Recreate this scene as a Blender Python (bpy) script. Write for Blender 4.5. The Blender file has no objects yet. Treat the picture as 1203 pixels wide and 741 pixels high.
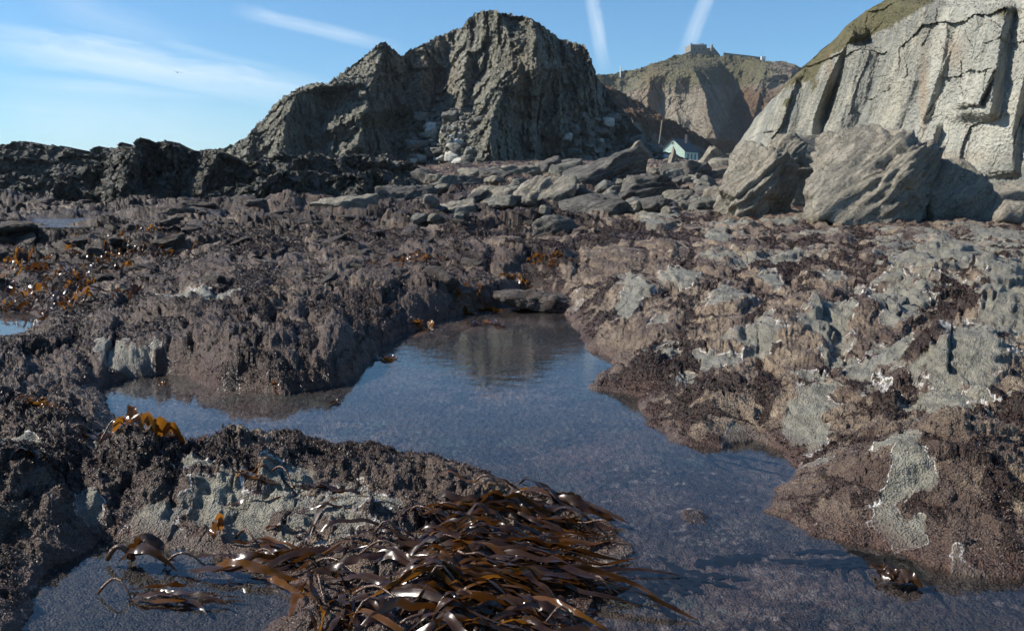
import bpy, math, random
import numpy as np
random.seed(7); rng = np.random.default_rng(7)
f32 = np.float32
C = bpy.context.scene.collection

# ------------------------------------------------------------------ camera model
F = 1085.0; CX = 601.5; CY = 370.5; PITCH = math.radians(7.7); H = 1.6
cp, sp = math.cos(PITCH), math.sin(PITCH)
def ray(px, py):
    x = (np.asarray(px, float) - CX) / F; u = -(np.asarray(py, float) - CY) / F
    return x, cp + sp * u, -sp + cp * u
def at(px, py, D):
    x, y, z = ray(px, py); s = D / y
    return x * s, D + 0 * s, H + z * s
def onz(px, py, z0=0.0):
    x, y, z = ray(px, py); s = (z0 - H) / z
    return x * s, y * s
def proj(X, Y, Z):
    f = Y * cp - (Z - H) * sp; u = Y * sp + (Z - H) * cp
    f = np.maximum(f, 0.2)
    return CX + F * X / f, CY - F * u / f

# ------------------------------------------------------------------ noise
_perm = np.random.default_rng(11).permutation(256).astype(np.int32)
_perm = np.concatenate([_perm, _perm, _perm])
_g = np.random.default_rng(12).normal(size=(256, 3)); _g /= np.linalg.norm(_g, axis=1)[:, None]; _g = _g.astype(f32)
def perlin(x, y, z=0.0, seed=0):
    x = np.asarray(x, f32) + f32(seed * 17.31); y = np.asarray(y, f32) + f32(seed * 5.77); z = np.broadcast_to(np.asarray(z, f32) + f32(seed * 3.13), x.shape)
    xi = np.floor(x); yi = np.floor(y); zi = np.floor(z)
    fx = x - xi; fy = y - yi; fz = z - zi
    xi = xi.astype(np.int32) & 255; yi = yi.astype(np.int32) & 255; zi = zi.astype(np.int32) & 255
    ux = fx * fx * fx * (fx * (fx * 6 - 15) + 10); uy = fy * fy * fy * (fy * (fy * 6 - 15) + 10); uz = fz * fz * fz * (fz * (fz * 6 - 15) + 10)
    def gr(dx, dy, dz):
        h = _perm[_perm[_perm[(xi + dx) & 255] + ((yi + dy) & 255)] + ((zi + dz) & 255)]
        g = _g[h]
        return g[..., 0] * (fx - dx) + g[..., 1] * (fy - dy) + g[..., 2] * (fz - dz)
    a = gr(0,0,0); b = gr(1,0,0); c0 = a + ux * (b - a)
    a = gr(0,1,0); b = gr(1,1,0); c1 = a + ux * (b - a)
    d0 = c0 + uy * (c1 - c0)
    a = gr(0,0,1); b = gr(1,0,1); c0 = a + ux * (b - a)
    a = gr(0,1,1); b = gr(1,1,1); c1 = a + ux * (b - a)
    d1 = c0 + uy * (c1 - c0)
    return (d0 + uz * (d1 - d0)) * f32(1.6)
def fbm(x, y, z=0.0, o=4, seed=0, gain=.5):
    r = 0; a = 1.0; k = 1.0
    for i in range(o):
        r = r + a * perlin(x * k, y * k, z * k, seed + i * 3); a *= gain; k *= 2.03
    return r
def ridged(x, y, z=0.0, o=3, seed=0, gain=.5):
    r = 0; a = 1.0; k = 1.0; s = 0
    for i in range(o):
        r = r + a * (1 - 2.2 * np.abs(perlin(x * k, y * k, z * k, seed + i * 3))); s += a; a *= gain; k *= 2.07
    return r / s
def cell(ix, iy, seed=0):
    h = (ix.astype(np.int64) * 73856093) ^ (iy.astype(np.int64) * 19349663) ^ (seed * 83492791)
    h = (h ^ (h >> 13)) * 1274126177
    return ((h ^ (h >> 16)) & 0xffff).astype(f32) / 65535.0
def plates(x, y, seed=0):
    """fractured plates: every cell is a flat facet with its own tilt and height"""
    x = np.asarray(x, f32); y = np.asarray(y, f32); ix = np.floor(x); iy = np.floor(y)
    best = np.full(x.shape, 9, f32); second = np.full(x.shape, 9, f32); val = np.zeros(x.shape, f32)
    for i in (-1, 0, 1):
        for j in (-1, 0, 1):
            cx = ix + i; cy = iy + j
            ox = cx + cell(cx, cy, seed) - x; oy = cy + cell(cx, cy, seed + 1) - y; d = ox * ox + oy * oy
            v = (cell(cx, cy, seed + 2) - .5) + ox * (cell(cx, cy, seed + 3) - .5) * 1.6 + oy * (cell(cx, cy, seed + 4) - .5) * 1.6
            m = d < best; second = np.where(m, best, np.minimum(second, d)); val = np.where(m, v, val); best = np.where(m, d, best)
    return val, np.sqrt(second) - np.sqrt(best)
def sstep(a, b, x):
    t = np.clip((x - a) / (b - a), 0, 1); return t * t * (3 - 2 * t)

# ------------------------------------------------------------------ mesh / object helpers
def link(o): C.objects.link(o); return o
def mesh_np(name, V, Q, mats, smooth=True, attrs=None, parent=None):
    me = bpy.data.meshes.new(name)
    V = np.asarray(V, f32); Q = np.asarray(Q, np.int32); k = Q.shape[1]
    me.vertices.add(len(V)); me.vertices.foreach_set('co', V.ravel())
    me.loops.add(Q.size); me.loops.foreach_set('vertex_index', Q.ravel())
    me.polygons.add(len(Q)); me.polygons.foreach_set('loop_start', np.arange(0, Q.size, k, dtype=np.int32))
    me.polygons.foreach_set('loop_total', np.full(len(Q), k, np.int32))
    me.polygons.foreach_set('use_smooth', np.full(len(Q), smooth))
    for n, a in (attrs or {}).items():
        at_ = me.attributes.new(n, 'FLOAT', 'POINT'); at_.data.foreach_set('value', np.asarray(a, f32).ravel())
    me.materials.append(mats); me.update(); me.validate()
    o = bpy.data.objects.new(name, me); link(o)
    if parent: o.parent = parent
    return o
def grid_faces(nr, nc):
    i = np.arange((nr - 1) * nc).reshape(nr - 1, nc)[:, :-1].ravel()
    return np.stack([i, i + 1, i + nc + 1, i + nc], 1)
def struct(o, kind='structure', label=None, cat=None):
    o['kind'] = kind
    if label: o['label'] = label
    if cat: o['category'] = cat
    return o
def tag(o, label, cat, group=None):
    o['label'] = label; o['category'] = cat
    if group: o['group'] = group
    return o
def empty(name, loc, label, cat, group=None, rz=0):
    o = bpy.data.objects.new(name, None); link(o); o.location = loc; o.rotation_euler = (0, 0, rz); o.empty_display_size = .1
    return tag(o, label, cat, group)
class MB:
    def __init__(s): s.v = []; s.f = []
    def box(s, x0, x1, y0, y1, z0, z1):
        b = len(s.v)
        s.v += [(x0,y0,z0),(x1,y0,z0),(x1,y1,z0),(x0,y1,z0),(x0,y0,z1),(x1,y0,z1),(x1,y1,z1),(x0,y1,z1)]
        s.f += [tuple(b + i for i in q) for q in ((3,2,1,0),(4,5,6,7),(0,1,5,4),(1,2,6,5),(2,3,7,6),(3,0,4,7))]; return s
    def prism(s, pts, y0, y1):     # pts in xz, extruded along y
        b = len(s.v); n = len(pts)
        s.v += [(x, y0, z) for x, z in pts] + [(x, y1, z) for x, z in pts]
        s.f += [tuple(b + i for i in range(n)), tuple(b + n + i for i in reversed(range(n)))]
        for i in range(n):
            j = (i + 1) % n; s.f.append((b + i, b + n + i, b + n + j, b + j))
        return s
    def tube(s, pts, rads, n=8):
        b = len(s.v); pts = [np.array(p, float) for p in pts]
        for i, p in enumerate(pts):
            t = pts[min(i + 1, len(pts) - 1)] - pts[max(i - 1, 0)]; t /= np.linalg.norm(t) + 1e-9
            a = np.cross(t, (0, 0, 1) if abs(t[2]) < .9 else (1, 0, 0)); a /= np.linalg.norm(a); c = np.cross(t, a)
            for k in range(n):
                q = p + rads[i] * (math.cos(6.28318 * k / n) * a + math.sin(6.28318 * k / n) * c); s.v.append(tuple(q))
        for i in range(len(pts) - 1):
            for k in range(n):
                s.f.append((b + i*n + k, b + i*n + (k+1) % n, b + (i+1)*n + (k+1) % n, b + (i+1)*n + k))
        s.f += [tuple(b + k for k in reversed(range(n))), tuple(b + (len(pts)-1)*n + k for k in range(n))]
        return s
    def build(s, name, m, parent=None, smooth=False):
        me = bpy.data.meshes.new(name); me.from_pydata(s.v, [], s.f); me.materials.append(m)
        if smooth: me.polygons.foreach_set('use_smooth', [True] * len(me.polygons))
        me.update(); o = bpy.data.objects.new(name, me); link(o)
        if parent: o.parent = parent
        return o

# ------------------------------------------------------------------ material helpers
class NT:
    def __init__(s, name):
        s.m = bpy.data.materials.new(name); s.m.use_nodes = True; s.t = s.m.node_tree; s.t.nodes.clear()
        s.out = s.n('ShaderNodeOutputMaterial')
    def n(s, typ, **kw):
        nd = s.t.nodes.new(typ)
        for k, v in kw.items(): setattr(nd, k, v)
        return nd
    def l(s, a, b): s.t.links.new(a, b)
    def coord(s, scale=(1,1,1), rot=(0,0,0), src=None):
        if src is None: src = s.n('ShaderNodeTexCoord').outputs['Object']
        if any(rot):
            m0 = s.n('ShaderNodeMapping'); m0.inputs['Rotation'].default_value = rot; s.l(src, m0.inputs['Vector']); src = m0.outputs[0]
        mp = s.n('ShaderNodeMapping'); mp.inputs['Scale'].default_value = scale
        s.l(src, mp.inputs['Vector']); return mp.outputs[0]
    def noise(s, vec, scale, detail=4, rough=.6, dist=0):
        nd = s.n('ShaderNodeTexNoise'); nd.inputs['Scale'].default_value = scale; nd.inputs['Detail'].default_value = detail
        nd.inputs['Roughness'].default_value = rough; nd.inputs['Distortion'].default_value = dist
        s.l(vec, nd.inputs['Vector']); return nd.outputs['Fac']
    def voro(s, vec, scale, feature='F1', out='Distance', rnd=1.0):
        nd = s.n('ShaderNodeTexVoronoi', feature=feature); nd.inputs['Scale'].default_value = scale; nd.inputs['Randomness'].default_value = rnd
        s.l(vec, nd.inputs['Vector']); return nd.outputs[out]
    def ramp(s, fac, pts, interp='LINEAR'):
        nd = s.n('ShaderNodeValToRGB'); cr = nd.color_ramp; cr.interpolation = interp
        while len(cr.elements) < len(pts): cr.elements.new(.5)
        for e, (p, c) in zip(cr.elements, pts):
            e.position = p; e.color = (c, c, c, 1) if isinstance(c, (int, float)) else (*c, 1)
        s.l(fac, nd.inputs[0]); return nd.outputs[0]
    def mix(s, fac, a, b, mode='MIX'):
        nd = s.n('ShaderNodeMix', data_type='RGBA', blend_type=mode)
        for sock, v in ((nd.inputs[0], fac), (nd.inputs[6], a), (nd.inputs[7], b)):
            if isinstance(v, (int, float)): sock.default_value = v
            elif isinstance(v, tuple): sock.default_value = (*v, 1)
            else: s.l(v, sock)
        return nd.outputs[2]
    def math(s, op, a, b=0.0, clamp=False):
        nd = s.n('ShaderNodeMath', operation=op); nd.use_clamp = clamp
        for sock, v in ((nd.inputs[0], a), (nd.inputs[1], b)):
            if isinstance(v, (int, float)): sock.default_value = v
            else: s.l(v, sock)
        return nd.outputs[0]
    def attr(s, name): return s.n('ShaderNodeAttribute', attribute_name=name).outputs['Fac']
    def bump(s, h, strength, dist, nrm=None):
        nd = s.n('ShaderNodeBump'); nd.inputs['Strength'].default_value = strength; nd.inputs['Distance'].default_value = dist
        s.l(h, nd.inputs['Height'])
        if nrm: s.l(nrm, nd.inputs['Normal'])
        return nd.outputs[0]
    def pbr(s, col, rough=.8, nrm=None, spec=.4, **kw):
        p = s.n('ShaderNodeBsdfPrincipled')
        for k, v in (('Base Color', col), ('Roughness', rough), ('Specular IOR Level', spec), *kw.items()):
            if isinstance(v, (int, float)): p.inputs[k].default_value = v
            elif isinstance(v, tuple): p.inputs[k].default_value = (*v, 1)
            else: s.l(v, p.inputs[k])
        if nrm: s.l(nrm, p.inputs['Normal'])
        s.l(p.outputs[0], s.out.inputs[0]); return p

def rock_mat(name, cols, scale=1.0, strata=(0, 0, 0), stretch=(1, 1, 4), bump=.6, rough=.85, spec=.3, grass=False, crackw=.04, crack=.5, white=0.0):
    t = NT(name)
    v = t.coord(); vs = t.coord(scale=stretch, rot=strata)
    a = t.noise(v, .35 * scale, 6, .62, .5); b = t.noise(vs, 1.2 * scale, 8, .68, .4); c = t.noise(v, 6 * scale, 5, .7)
    col = t.mix(t.ramp(a, [(.38, 0.0), (.62, 1.0)]), cols[0], cols[1])
    col = t.mix(t.ramp(b, [(.45, 0.0), (.62, 1.0)]), col, cols[2])
    col = t.mix(t.ramp(c, [(.48, 0.0), (.72, .75)]), col, cols[3])
    if grass:
        gcol = t.mix(t.noise(v, 1.3 * scale, 5, .7), (.055, .055, .026), (.16, .14, .075))
        gf = t.math('ADD', t.attr('grass'), t.math('MULTIPLY', t.math('SUBTRACT', t.noise(v, .9 * scale, 6, .7), .5), 1.3))
        col = t.mix(t.ramp(gf, [(.42, 0.0), (.58, 1.0)]), col, gcol)
        bcol = t.mix(t.noise(v, 1.7 * scale, 5, .7), (.07, .04, .022), (.17, .105, .06))
        bf = t.math('ADD', t.attr('brown'), t.math('MULTIPLY', t.math('SUBTRACT', t.noise(v, 1.1 * scale, 6, .7), .5), 1.3))
        col = t.mix(t.ramp(bf, [(.42, 0.0), (.58, 1.0)]), col, bcol)
        col = t.mix(t.math('MULTIPLY', t.attr('pale'), t.ramp(b, [(.35, .45), (.7, 1.0)])), col, (.42, .41, .35))
        col = t.mix(t.attr('rust'), col, (.25, .15, .07))
    if white:
        col = t.mix(t.ramp(t.noise(vs, 2.3 * scale, 5, .7), [(.62, 0.0), (.68, white)]), col, (.5, .5, .47))
    vv = t.n('ShaderNodeVectorMath', operation='ADD'); 
    nn = t.n('ShaderNodeTexNoise'); nn.inputs['Scale'].default_value = 1.5 * scale; nn.inputs['Detail'].default_value = 4
    t.l(v, nn.inputs['Vector']); t.l(vs, vv.inputs[0]); t.l(nn.outputs['Color'], vv.inputs[1])
    ck = t.voro(vv.outputs[0], .9 * scale, 'DISTANCE_TO_EDGE'); ckr = t.ramp(ck, [(0.0, 0.0), (crackw, 1.0)])
    col = t.mix(t.math('MULTIPLY', t.math('SUBTRACT', 1.0, ckr), crack), col, tuple(x * .3 for x in cols[1]))
    h = t.math('ADD', t.math('MULTIPLY', b, 1.0), t.math('MULTIPLY', c, .35)); h = t.math('ADD', h, t.math('MULTIPLY', ckr, .25))
    h = t.math('ADD', h, t.math('MULTIPLY', t.noise(vs, 14 * scale, 4, .7), .2))
    t.pbr(col, rough, t.bump(h, bump, .5 / scale), spec)
    return t.m

def plain(name, col, rough=.8, n=0.0, nscale=3.0, spec=.3):
    t = NT(name)
    if n:
        c2 = tuple(max(0, x * (1 - n)) for x in col); v = t.coord(); nz = t.noise(v, nscale, 6, .7)
        t.pbr(t.mix(t.ramp(nz, [(.35, 0.0), (.65, 1.0)]), col, c2), rough, t.bump(nz, .3, .1), spec)
    else: t.pbr(col, rough, None, spec)
    return t.m

M = {}
M['stack'] = rock_mat('stack_rock', [(.21,.20,.155), (.13,.132,.108), (.33,.305,.235), (.07,.072,.06)], .9, (0,.25,0), (1,1,.35), 1.0, grass=True)
M['cliff'] = rock_mat('cliff_rock', [(.25,.25,.22), (.14,.145,.13), (.35,.33,.265), (.115,.105,.085)], .9, (0,-.30,0), (2.6,.6,.16), .6, grass=True, crack=.22)
M['far'] = rock_mat('far_hill_rock', [(.21,.165,.11), (.13,.105,.075), (.26,.22,.165), (.075,.06,.048)], .14, (0,.3,0), (1,1,.4), .8, grass=True)
M['ridge'] = rock_mat('ridge_rock', [(.13,.125,.105), (.075,.075,.065), (.19,.18,.15), (.045,.045,.04)], 1.0, (0,.6,0), (1,1,.4), .9, white=.5)
M['boulder'] = rock_mat('boulder_rock', [(.265,.235,.18), (.15,.14,.115), (.34,.30,.235), (.09,.088,.075)], 2.4, (0,.75,.0), (.55,.7,2.4), .7, crack=.6)
M['boulder_dark'] = rock_mat('dark_boulder_rock', [(.13,.118,.105), (.07,.07,.064), (.21,.195,.165), (.04,.035,.033)], 2.2, (.2,.35,.3), (.5,.6,2.6), .8, crack=.6)
M['rubble'] = rock_mat('rubble_rock', [(.17,.165,.14), (.10,.102,.09), (.24,.23,.195), (.07,.07,.06)], 1.6, (.3,.5,.2), (.6,.7,2), .6)
M['weedy'] = rock_mat('weedy_rock', [(.14,.108,.082), (.035,.022,.020), (.19,.16,.13), (.018,.012,.012)], 2.6, (.2,.3,.3), (.7,.7,2), 1.0, rough=.6)
M['white'] = rock_mat('white_block_rock', [(.54,.52,.45), (.38,.37,.32), (.64,.61,.53), (.25,.25,.22)], 1.2, (.3,.5,.2), (.6,.7,2), .5)

# ------------------------------------------------------------------ ground : the rocky shore
COLS = [
 (-500, [(1.5,.3),(4,.3),(8,.25),(14,.25),(20,.35),(33,.5),(50,.8),(70,1.1),(100,1.6)]),
 (0,    [(1.5,.12),(3,.14),(4.5,.22),(7,.18),(9,.2),(14,.10),(20,.28),(33,.45),(50,.75),(70,1.1),(100,1.6)]),
 (300,  [(1.5,.0),(4,.05),(7,.15),(8,.30),(10,.36),(14,.42),(20,.48),(33,.6),(50,.85),(70,1.5),(100,2.4)]),
 (600,  [(1.5,.0),(4,.05),(8,.15),(10,.22),(14,.42),(20,.58),(30,.85),(45,1.75),(70,3.1),(100,4.6)]),
 (850,  [(1.5,.05),(4,.1),(6.5,.18),(8,.34),(10,.44),(14,.58),(20,.78),(30,1.25),(45,2.3),(70,3.6),(100,4.6)]),
 (1200, [(1.5,.2),(4,.22),(5,.3),(7,.5),(10,.62),(14,.72),(20,.88),(30,1.2),(50,2.0),(100,3.2)]),
 (1700, [(1.5,.4),(4,.4),(7,.6),(10,.7),(14,.8),(20,1.0),(30,1.4),(50,2.2),(100,3.5)]),
]
def zbase(X, Y):
    t = CX + F * X / np.maximum(Y, .3); lr = np.log(np.maximum(Y, .5))
    t = np.clip(t, COLS[0][0], COLS[-1][0])
    vals = [np.interp(lr, np.log([p[0] for p in c[1]]), [p[1] for p in c[1]]) for c in COLS]
    z = np.zeros_like(t)
    for i in range(len(COLS) - 1):
        a, b = COLS[i][0], COLS[i + 1][0]; w = sstep(a, b, t); m = (t >= a) & (t <= b)
        z = np.where(m, vals[i] * (1 - w) + vals[i + 1] * w, z)
    return z
def poly_sd(X, Y, P):      # positive inside
    P = np.asarray(P, f32); n = len(P); d = np.full(X.shape, 1e9, f32); inside = np.zeros(X.shape, bool)
    for i in range(n):
        ax, ay = P[i]; bx, by = P[(i + 1) % n]; ex, ey = bx - ax, by - ay
        wx, wy = X - ax, Y - ay; t = np.clip((wx * ex + wy * ey) / (ex*ex + ey*ey + 1e-9), 0, 1)
        d = np.minimum(d, (wx - t*ex)**2 + (wy - t*ey)**2)
        c = ((ay <= Y) & (by > Y)) | ((by <= Y) & (ay > Y))
        xi = ax + (Y - ay) * ex / (ey if abs(ey) > 1e-9 else 1e-9)
        inside ^= c & (X < xi)
    d = np.sqrt(d); return np.where(inside, d, -d)
def P0(pts, z=0.0): return [tuple(float(q) for q in onz(x, y, z)) for x, y in pts]
MAIN = P0([(122,455),(150,443),(190,440),(225,442),(255,458),(330,462),(400,452),(430,432),(455,398),(492,384),(530,372),(575,360),(620,350),(656,354),(672,375),
           (684,402),(722,428),(700,440),(697,455),(745,466),(765,500),(800,522),(850,526),(885,516),(925,530),(940,550),(912,575),(905,600),(950,628),
           (1010,640),(1060,655),(1115,672),(1203,683),(1400,690),(1500,1000),(640,1200),(-60,1200),(20,770),(40,700),(75,668),(112,645),(138,612),(150,560),(148,520),(132,490)])
ISLE = P0([(50,585),(100,540),(160,540),(250,523),(350,518),(440,528),(540,545),(650,585),(718,622),(738,650),(705,700),(668,742),(640,790),(300,790),(310,740),(355,705),(330,668),(250,648),(200,640),(150,632),(60,640)])
LEFTP = P0([(-120,368),(36,366),(48,372),(40,386),(0,397),(-120,412)])
SLIM = P0([(-80,344),(20,342),(60,350),(110,340),(132,343),(70,357),(0,354),(-80,356)])
FARP = P0([(38,257),(102,256.5),(97,264),(62,266),(40,262)], .42)

MOUNDS = [ # px, py at foot level z, rx m, ry m, height, rotation
 (345,425,.1, .85,.75,.10, .3), (200,540,.1,.35,.5,.10,0), (60,520,.1,.35,.4,.10,.2), (20,600,.1,.4,.35,.12,0),
 (1085,545,.2,.62,.42,.20,-.2), (1000,600,.1,.35,.28,.08,0), (860,470,.1,.5,.5,.12,0), (1130,440,.3,.6,.5,.18,.2), (955,470,.2,.28,.42,.12,0),
 (770,460,.05,.25,.25,.08,0), (980,375,.4,.5,.6,.16,0), (890,385,.4,.35,.45,.12,0), (1180,378,.5,.5,.6,.2,0), (640,345,.2,.5,.35,.12,0),
 (640,360,.05,.55,.25,.12,0), (1050,310,.6,1.6,1.0,.15,.2), (1150,330,.6,1.2,.8,.2,0), (740,330,.4,.6,1.2,.1,0),
 (600,300,.5,1.2,1.2,.2,.1), (480,300,.45,1.4,1.2,.15,.1),(430,345,.3,1.0,.8,.12,.2),(260,360,.3,1.2,.7,.08,.5),
 (30,278,.3,3.0,1.6,.6,0),(0,250,.5,2.2,1.6,1.0,0),(75,285,.3,2.0,.9,.5,0),(130,300,.3,1.5,.8,.3,.1),(300,255,.6,4.0,2.0,.6,.2),(330,240,.7,5,2.5,.8,.2),(170,262,.5,3,2,.5,0),
 (215,243,.6,4,2.5,.9,.1),(420,262,.6,3.5,1.6,.35,.2),(120,238,.6,5,3,.6,0),(640,262,.8,1.6,1.0,.35,.2),(530,275,.6,1.8,1.0,.2,.2),
 (330,565,.1,.55,.35,.10,.1),(560,590,.05,.4,.3,.05,-.3),(250,585,.05,.3,.22,.09,.2),(450,560,.1,.35,.3,.08,0),(400,612,.05,.42,.2,.08,.0)]
BARE = [(955,468,26,46),(1055,550,42,34),(1115,446,58,30),(975,376,38,22),(1184,382,38,34),(892,388,34,18),(1045,412,28,15),(1010,430,20,12),(780,395,26,14),
        (1120,300,90,34),(1050,345,60,16),(800,320,30,10),(1190,330,60,24),(1150,410,30,14),(800,432,22,18),(985,412,24,14),(740,322,18,9),(860,345,26,9),
        (395,602,82,26),(270,592,70,32),(230,620,40,22),(340,570,38,14),(860,300,40,8),(930,300,46,10),(740,350,18,8),(540,395,2,2),(1080,575,16,10),(1100,480,30,12),(45,640,34,16),(100,565,24,12),(25,520,26,12),(190,600,46,22),(235,548,40,14),(120,500,26,14),(230,345,60,10),(150,400,50,8)]
DARKM = [(420,455,70,22,1.0),(350,420,90,14,.7),(640,300,26,18,1.0),(620,335,50,14,.9),(450,385,60,14,.7),(1010,470,55,40,.6),(960,490,30,26,.5),(500,625,90,22,.5),(200,470,60,22,.8),(60,470,70,22,.9),
         (900,440,30,22,.5),(820,470,40,30,.35),(1160,610,60,40,.5),(380,520,130,10,.6),(250,540,50,20,.4),(560,540,60,14,.6),(40,290,90,26,.9),(230,272,140,16,.8),(60,250,150,12,.8),(740,470,40,18,.3),
         (290,395,70,16,.4),(520,350,60,14,.7),(560,310,90,8,.4),(140,500,60,40,.4),(690,625,40,26,.7),(1120,600,40,26,.5),(1180,540,40,30,.5),(1000,560,26,10,.6),(1035,610,20,14,.5),(960,600,16,10,.7),(1105,575,16,8,1.0)]
TH = math.radians(100)   # strike of the slaty foliation on the ground plan
cu, su = math.cos(TH), math.sin(TH)
def ground_fields(X, Y):
    zb = zbase(X, Y); px, py = proj(X, Y, zb + .05)
    r = np.sqrt(X * X + Y * Y)
    U = X * cu + Y * su; W = -X * su + Y * cu
    Wd = W + .25 * fbm(X * .5, Y * .5, 0, 3, 5)
    for (mx, my, mz, rx, ry, h, rot) in MOUNDS:
        x0, y0 = onz(mx, my, mz); c, s = math.cos(rot), math.sin(rot)
        dx, dy = X - x0, Y - y0; a = (dx * c + dy * s) / rx; b = (-dx * s + dy * c) / ry
        q = a * a + b * b; zb = zb + h * np.exp(-q * q * .8 - q * .4)
    g = np.clip(r / 9, .75, 5.0); fa = 1 - .60 * sstep(6.5, 16, r) * (1 - .25 * sstep(40, 60, r)); near = 1 - sstep(10, 22, r)
    rough = (1 + .3 * sstep(14, 30, r) * (1 - sstep(820, 980, px))) * (1 - .4 * sstep(700, 900, px))
    n = .060 * g * fbm(U * .30 / np.sqrt(g), Wd * .75 / np.sqrt(g), 0, 3, 21) * rough
    fr_ = sstep(9, 18, r)
    n += (1 - .75 * fr_) * .045 * g * (ridged(U * .55 / g**.7, Wd * 2.0 / g**.7, 0, 3, 31) - .35) * rough
    # broken, dipping slabs : saw-tooth across the strike
    ph = Wd * (1.9 / g**.8) + .45 * fbm(U * .5, W * .5, 0, 2, 41); st = ph - np.floor(ph)
    am = sstep(-.1, .35, fbm(U * .4, W * .9, 0, 2, 45)) * (1 - .8 * sstep(9, 18, r))
    n += .050 * g * (np.where(st < .82, st / .82, (1 - st) / .18) - .5) * am * rough
    ph = Wd * (7.5 / g**.8) + .5 * fbm(U * 1.5, W * 2, 0, 2, 51); st = ph - np.floor(ph)
    n += .013 * g * (np.where(st < .75, st / .75, (1 - st) / .25) - .5) * sstep(-.2, .3, fbm(U * .8, W * 1.6, 0, 2, 55)) * (1 - .9 * sstep(9, 18, r))
    n = n * fa
    dxw = .35 * fbm(X * 1.3 / g**.6, Y * 1.3 / g**.6, 0, 3, 331, .6); rt = sstep(600, 740, px + 60 * fbm(X * .5, Y * .5, 0, 2, 335))
    gh = g ** .75
    _, eh = plates((X * 1.55 + .5 * Y) / gh + dxw, (Y * 1.25 - .3 * X) / gh + dxw, 77); _, el = plates(U * .75 / gh + dxw, W * 2.1 / gh + dxw, 79)
    eh = eh * rt + el * (1 - rt); fh = 1 - .45 * sstep(9, 20, r)
    n = n + (.085 * sstep(0, .55, eh) - .05) * g ** .8 * fh
    ix, iy = np.floor(X * 2.3 / gh + dxw), np.floor(Y * 1.9 / gh + dxw)
    lw = fbm(X * .10, Y * .22, 0, 3, 311) * 2.2 + fbm(X * .35, Y * .6, 0, 3, 315) * .5; ls = lw - np.floor(lw)
    n += .42 * sstep(13, 26, r) * (1 - sstep(55, 80, r)) * (1 - sstep(650, 850, px)) * (np.where(ls < .12, ls / .12, (1 - ls) / .88) - .5)
    wx = .25 * fbm(X * 1.7 / g**.7, Y * 1.7 / g**.7, 0, 4, 301, .6); wy = .25 * fbm(X * 1.7 / g**.7, Y * 1.7 / g**.7, 0, 4, 305, .6)
    gg = g ** .8; gm = fa * (1 - .35 * sstep(12, 26, r)) * (1 - .35 * sstep(700, 900, px))
    PU = U + (Y * 1.5 - U) * fr_; PW = W + (X * .55 - W) * fr_
    v1, e1 = plates(PU * .9 / gg + wx, PW * 2.1 / gg + wy, 11); n += gm * g * (.085 * v1 - .035 * (1 - sstep(0, .10, e1)))
    def terrace(z, h, k, sd):
        o_ = .10 * X - .05 * Y + .9 * h * fbm(X * 1.1 / g**.6, Y * 1.1 / g**.6, 0, 4, sd, .6); q = (z + o_) / h; f_ = q - np.floor(q)
        return z + k * ((np.floor(q) + sstep(.30, .70, f_)) * h - (z + o_))
    hh_ = g * (.45 + .55 * fa)
    zl = terrace(zb + n, .085 * hh_, .75, 411); zl = terrace(zl, .034 * hh_, .55, 421); n = 0
    v2, e2 = plates(PU * 3.4 / gg + wx * 3, PW * 5.5 / gg + wy * 3, 21); n += gm * g * (.036 * v2 - .014 * (1 - sstep(0, .14, e2)))
    v3, e3 = plates(PU * 11.0 / gg + wx * 8, PW * 16 / gg + wy * 8, 31); n += g * fa * .015 * v3
    n += fa * .020 * g * fbm(X * 3.2 / g**.6, Y * 3.2 / g**.6, 0, 4, 61, .55)
    n += fa * .012 * g * ridged(X * 15 / g**.7, Y * 17 / g**.7, 0, 2, 71)
    n += .010 * np.sqrt(g) * np.abs(perlin(X * 33 / g**.5, Y * 33 / g**.5, 0, 377)) + .0045 * np.sqrt(g) * perlin(X * 55 / g, Y * 55 / g, 0, 77) + .0022 * np.sqrt(g) * perlin(X * 120 / g, Y * 120 / g, 0, 79)
    # dark weed (turf) cover
    dk = np.zeros_like(X)
    for (mx, my, wx, wy, a) in DARKM:
        dk = np.maximum(dk, a * np.exp(-(((px - mx) / wx)**2 + ((py - my) / wy)**2)))
    tn = fbm(X * 1.1 / g**.5, Y * 1.1 / g**.5, 0, 5, 81, .62)
    turf = sstep(.07, .33, tn * .75 + dk * .50 + .20 * fbm(X * 5 / g**.5, Y * 5 / g**.5, 0, 4, 387, .65) + .10 * fbm(X * 9 / g**.5, Y * 9 / g**.5, 0, 3, 87) + .22 * sstep(12, 20, r) * (1 - sstep(560, 800, px)) * (1 - sstep(40, 60, r) * .5) - .06 * sstep(600, 800, px) + .06 * (1 - sstep(520, 700, px)))
    br = np.zeros_like(X)
    wob = .62 * fbm(X * 3.5, Y * 3.5, 0, 4, 91, .6)
    for (mx, my, wx, wy) in BARE:
        q = np.sqrt(((px - mx) / wx)**2 + ((py - my) / wy)**2) + wob
        br = np.maximum(br, 1.12 - q)
    tops = (sstep(.22, .5, eh) * sstep(.0, .3, fbm(X * .9 / g**.5, Y * .9 / g**.5, 0, 3, 341) + .12 * rt - .04) * (.12 + .33 * rt)) * (rt > .02)
    br = np.maximum(br, tops * 1.1)
    turf = np.clip(turf + (1 - sstep(.02, .13, eh + .05 * fbm(X * 7 / g**.5, Y * 7 / g**.5, 0, 3, 345))) * (.75 + .1 * (1 - rt)), 0, 1)
    br = np.where(py > 0, br, 0); br = np.clip(br, 0, 1) ; turf = turf * (1 - sstep(.15, .35, br))
    n = n * (1 - .55 * sstep(.2, .4, br) * near)
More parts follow.
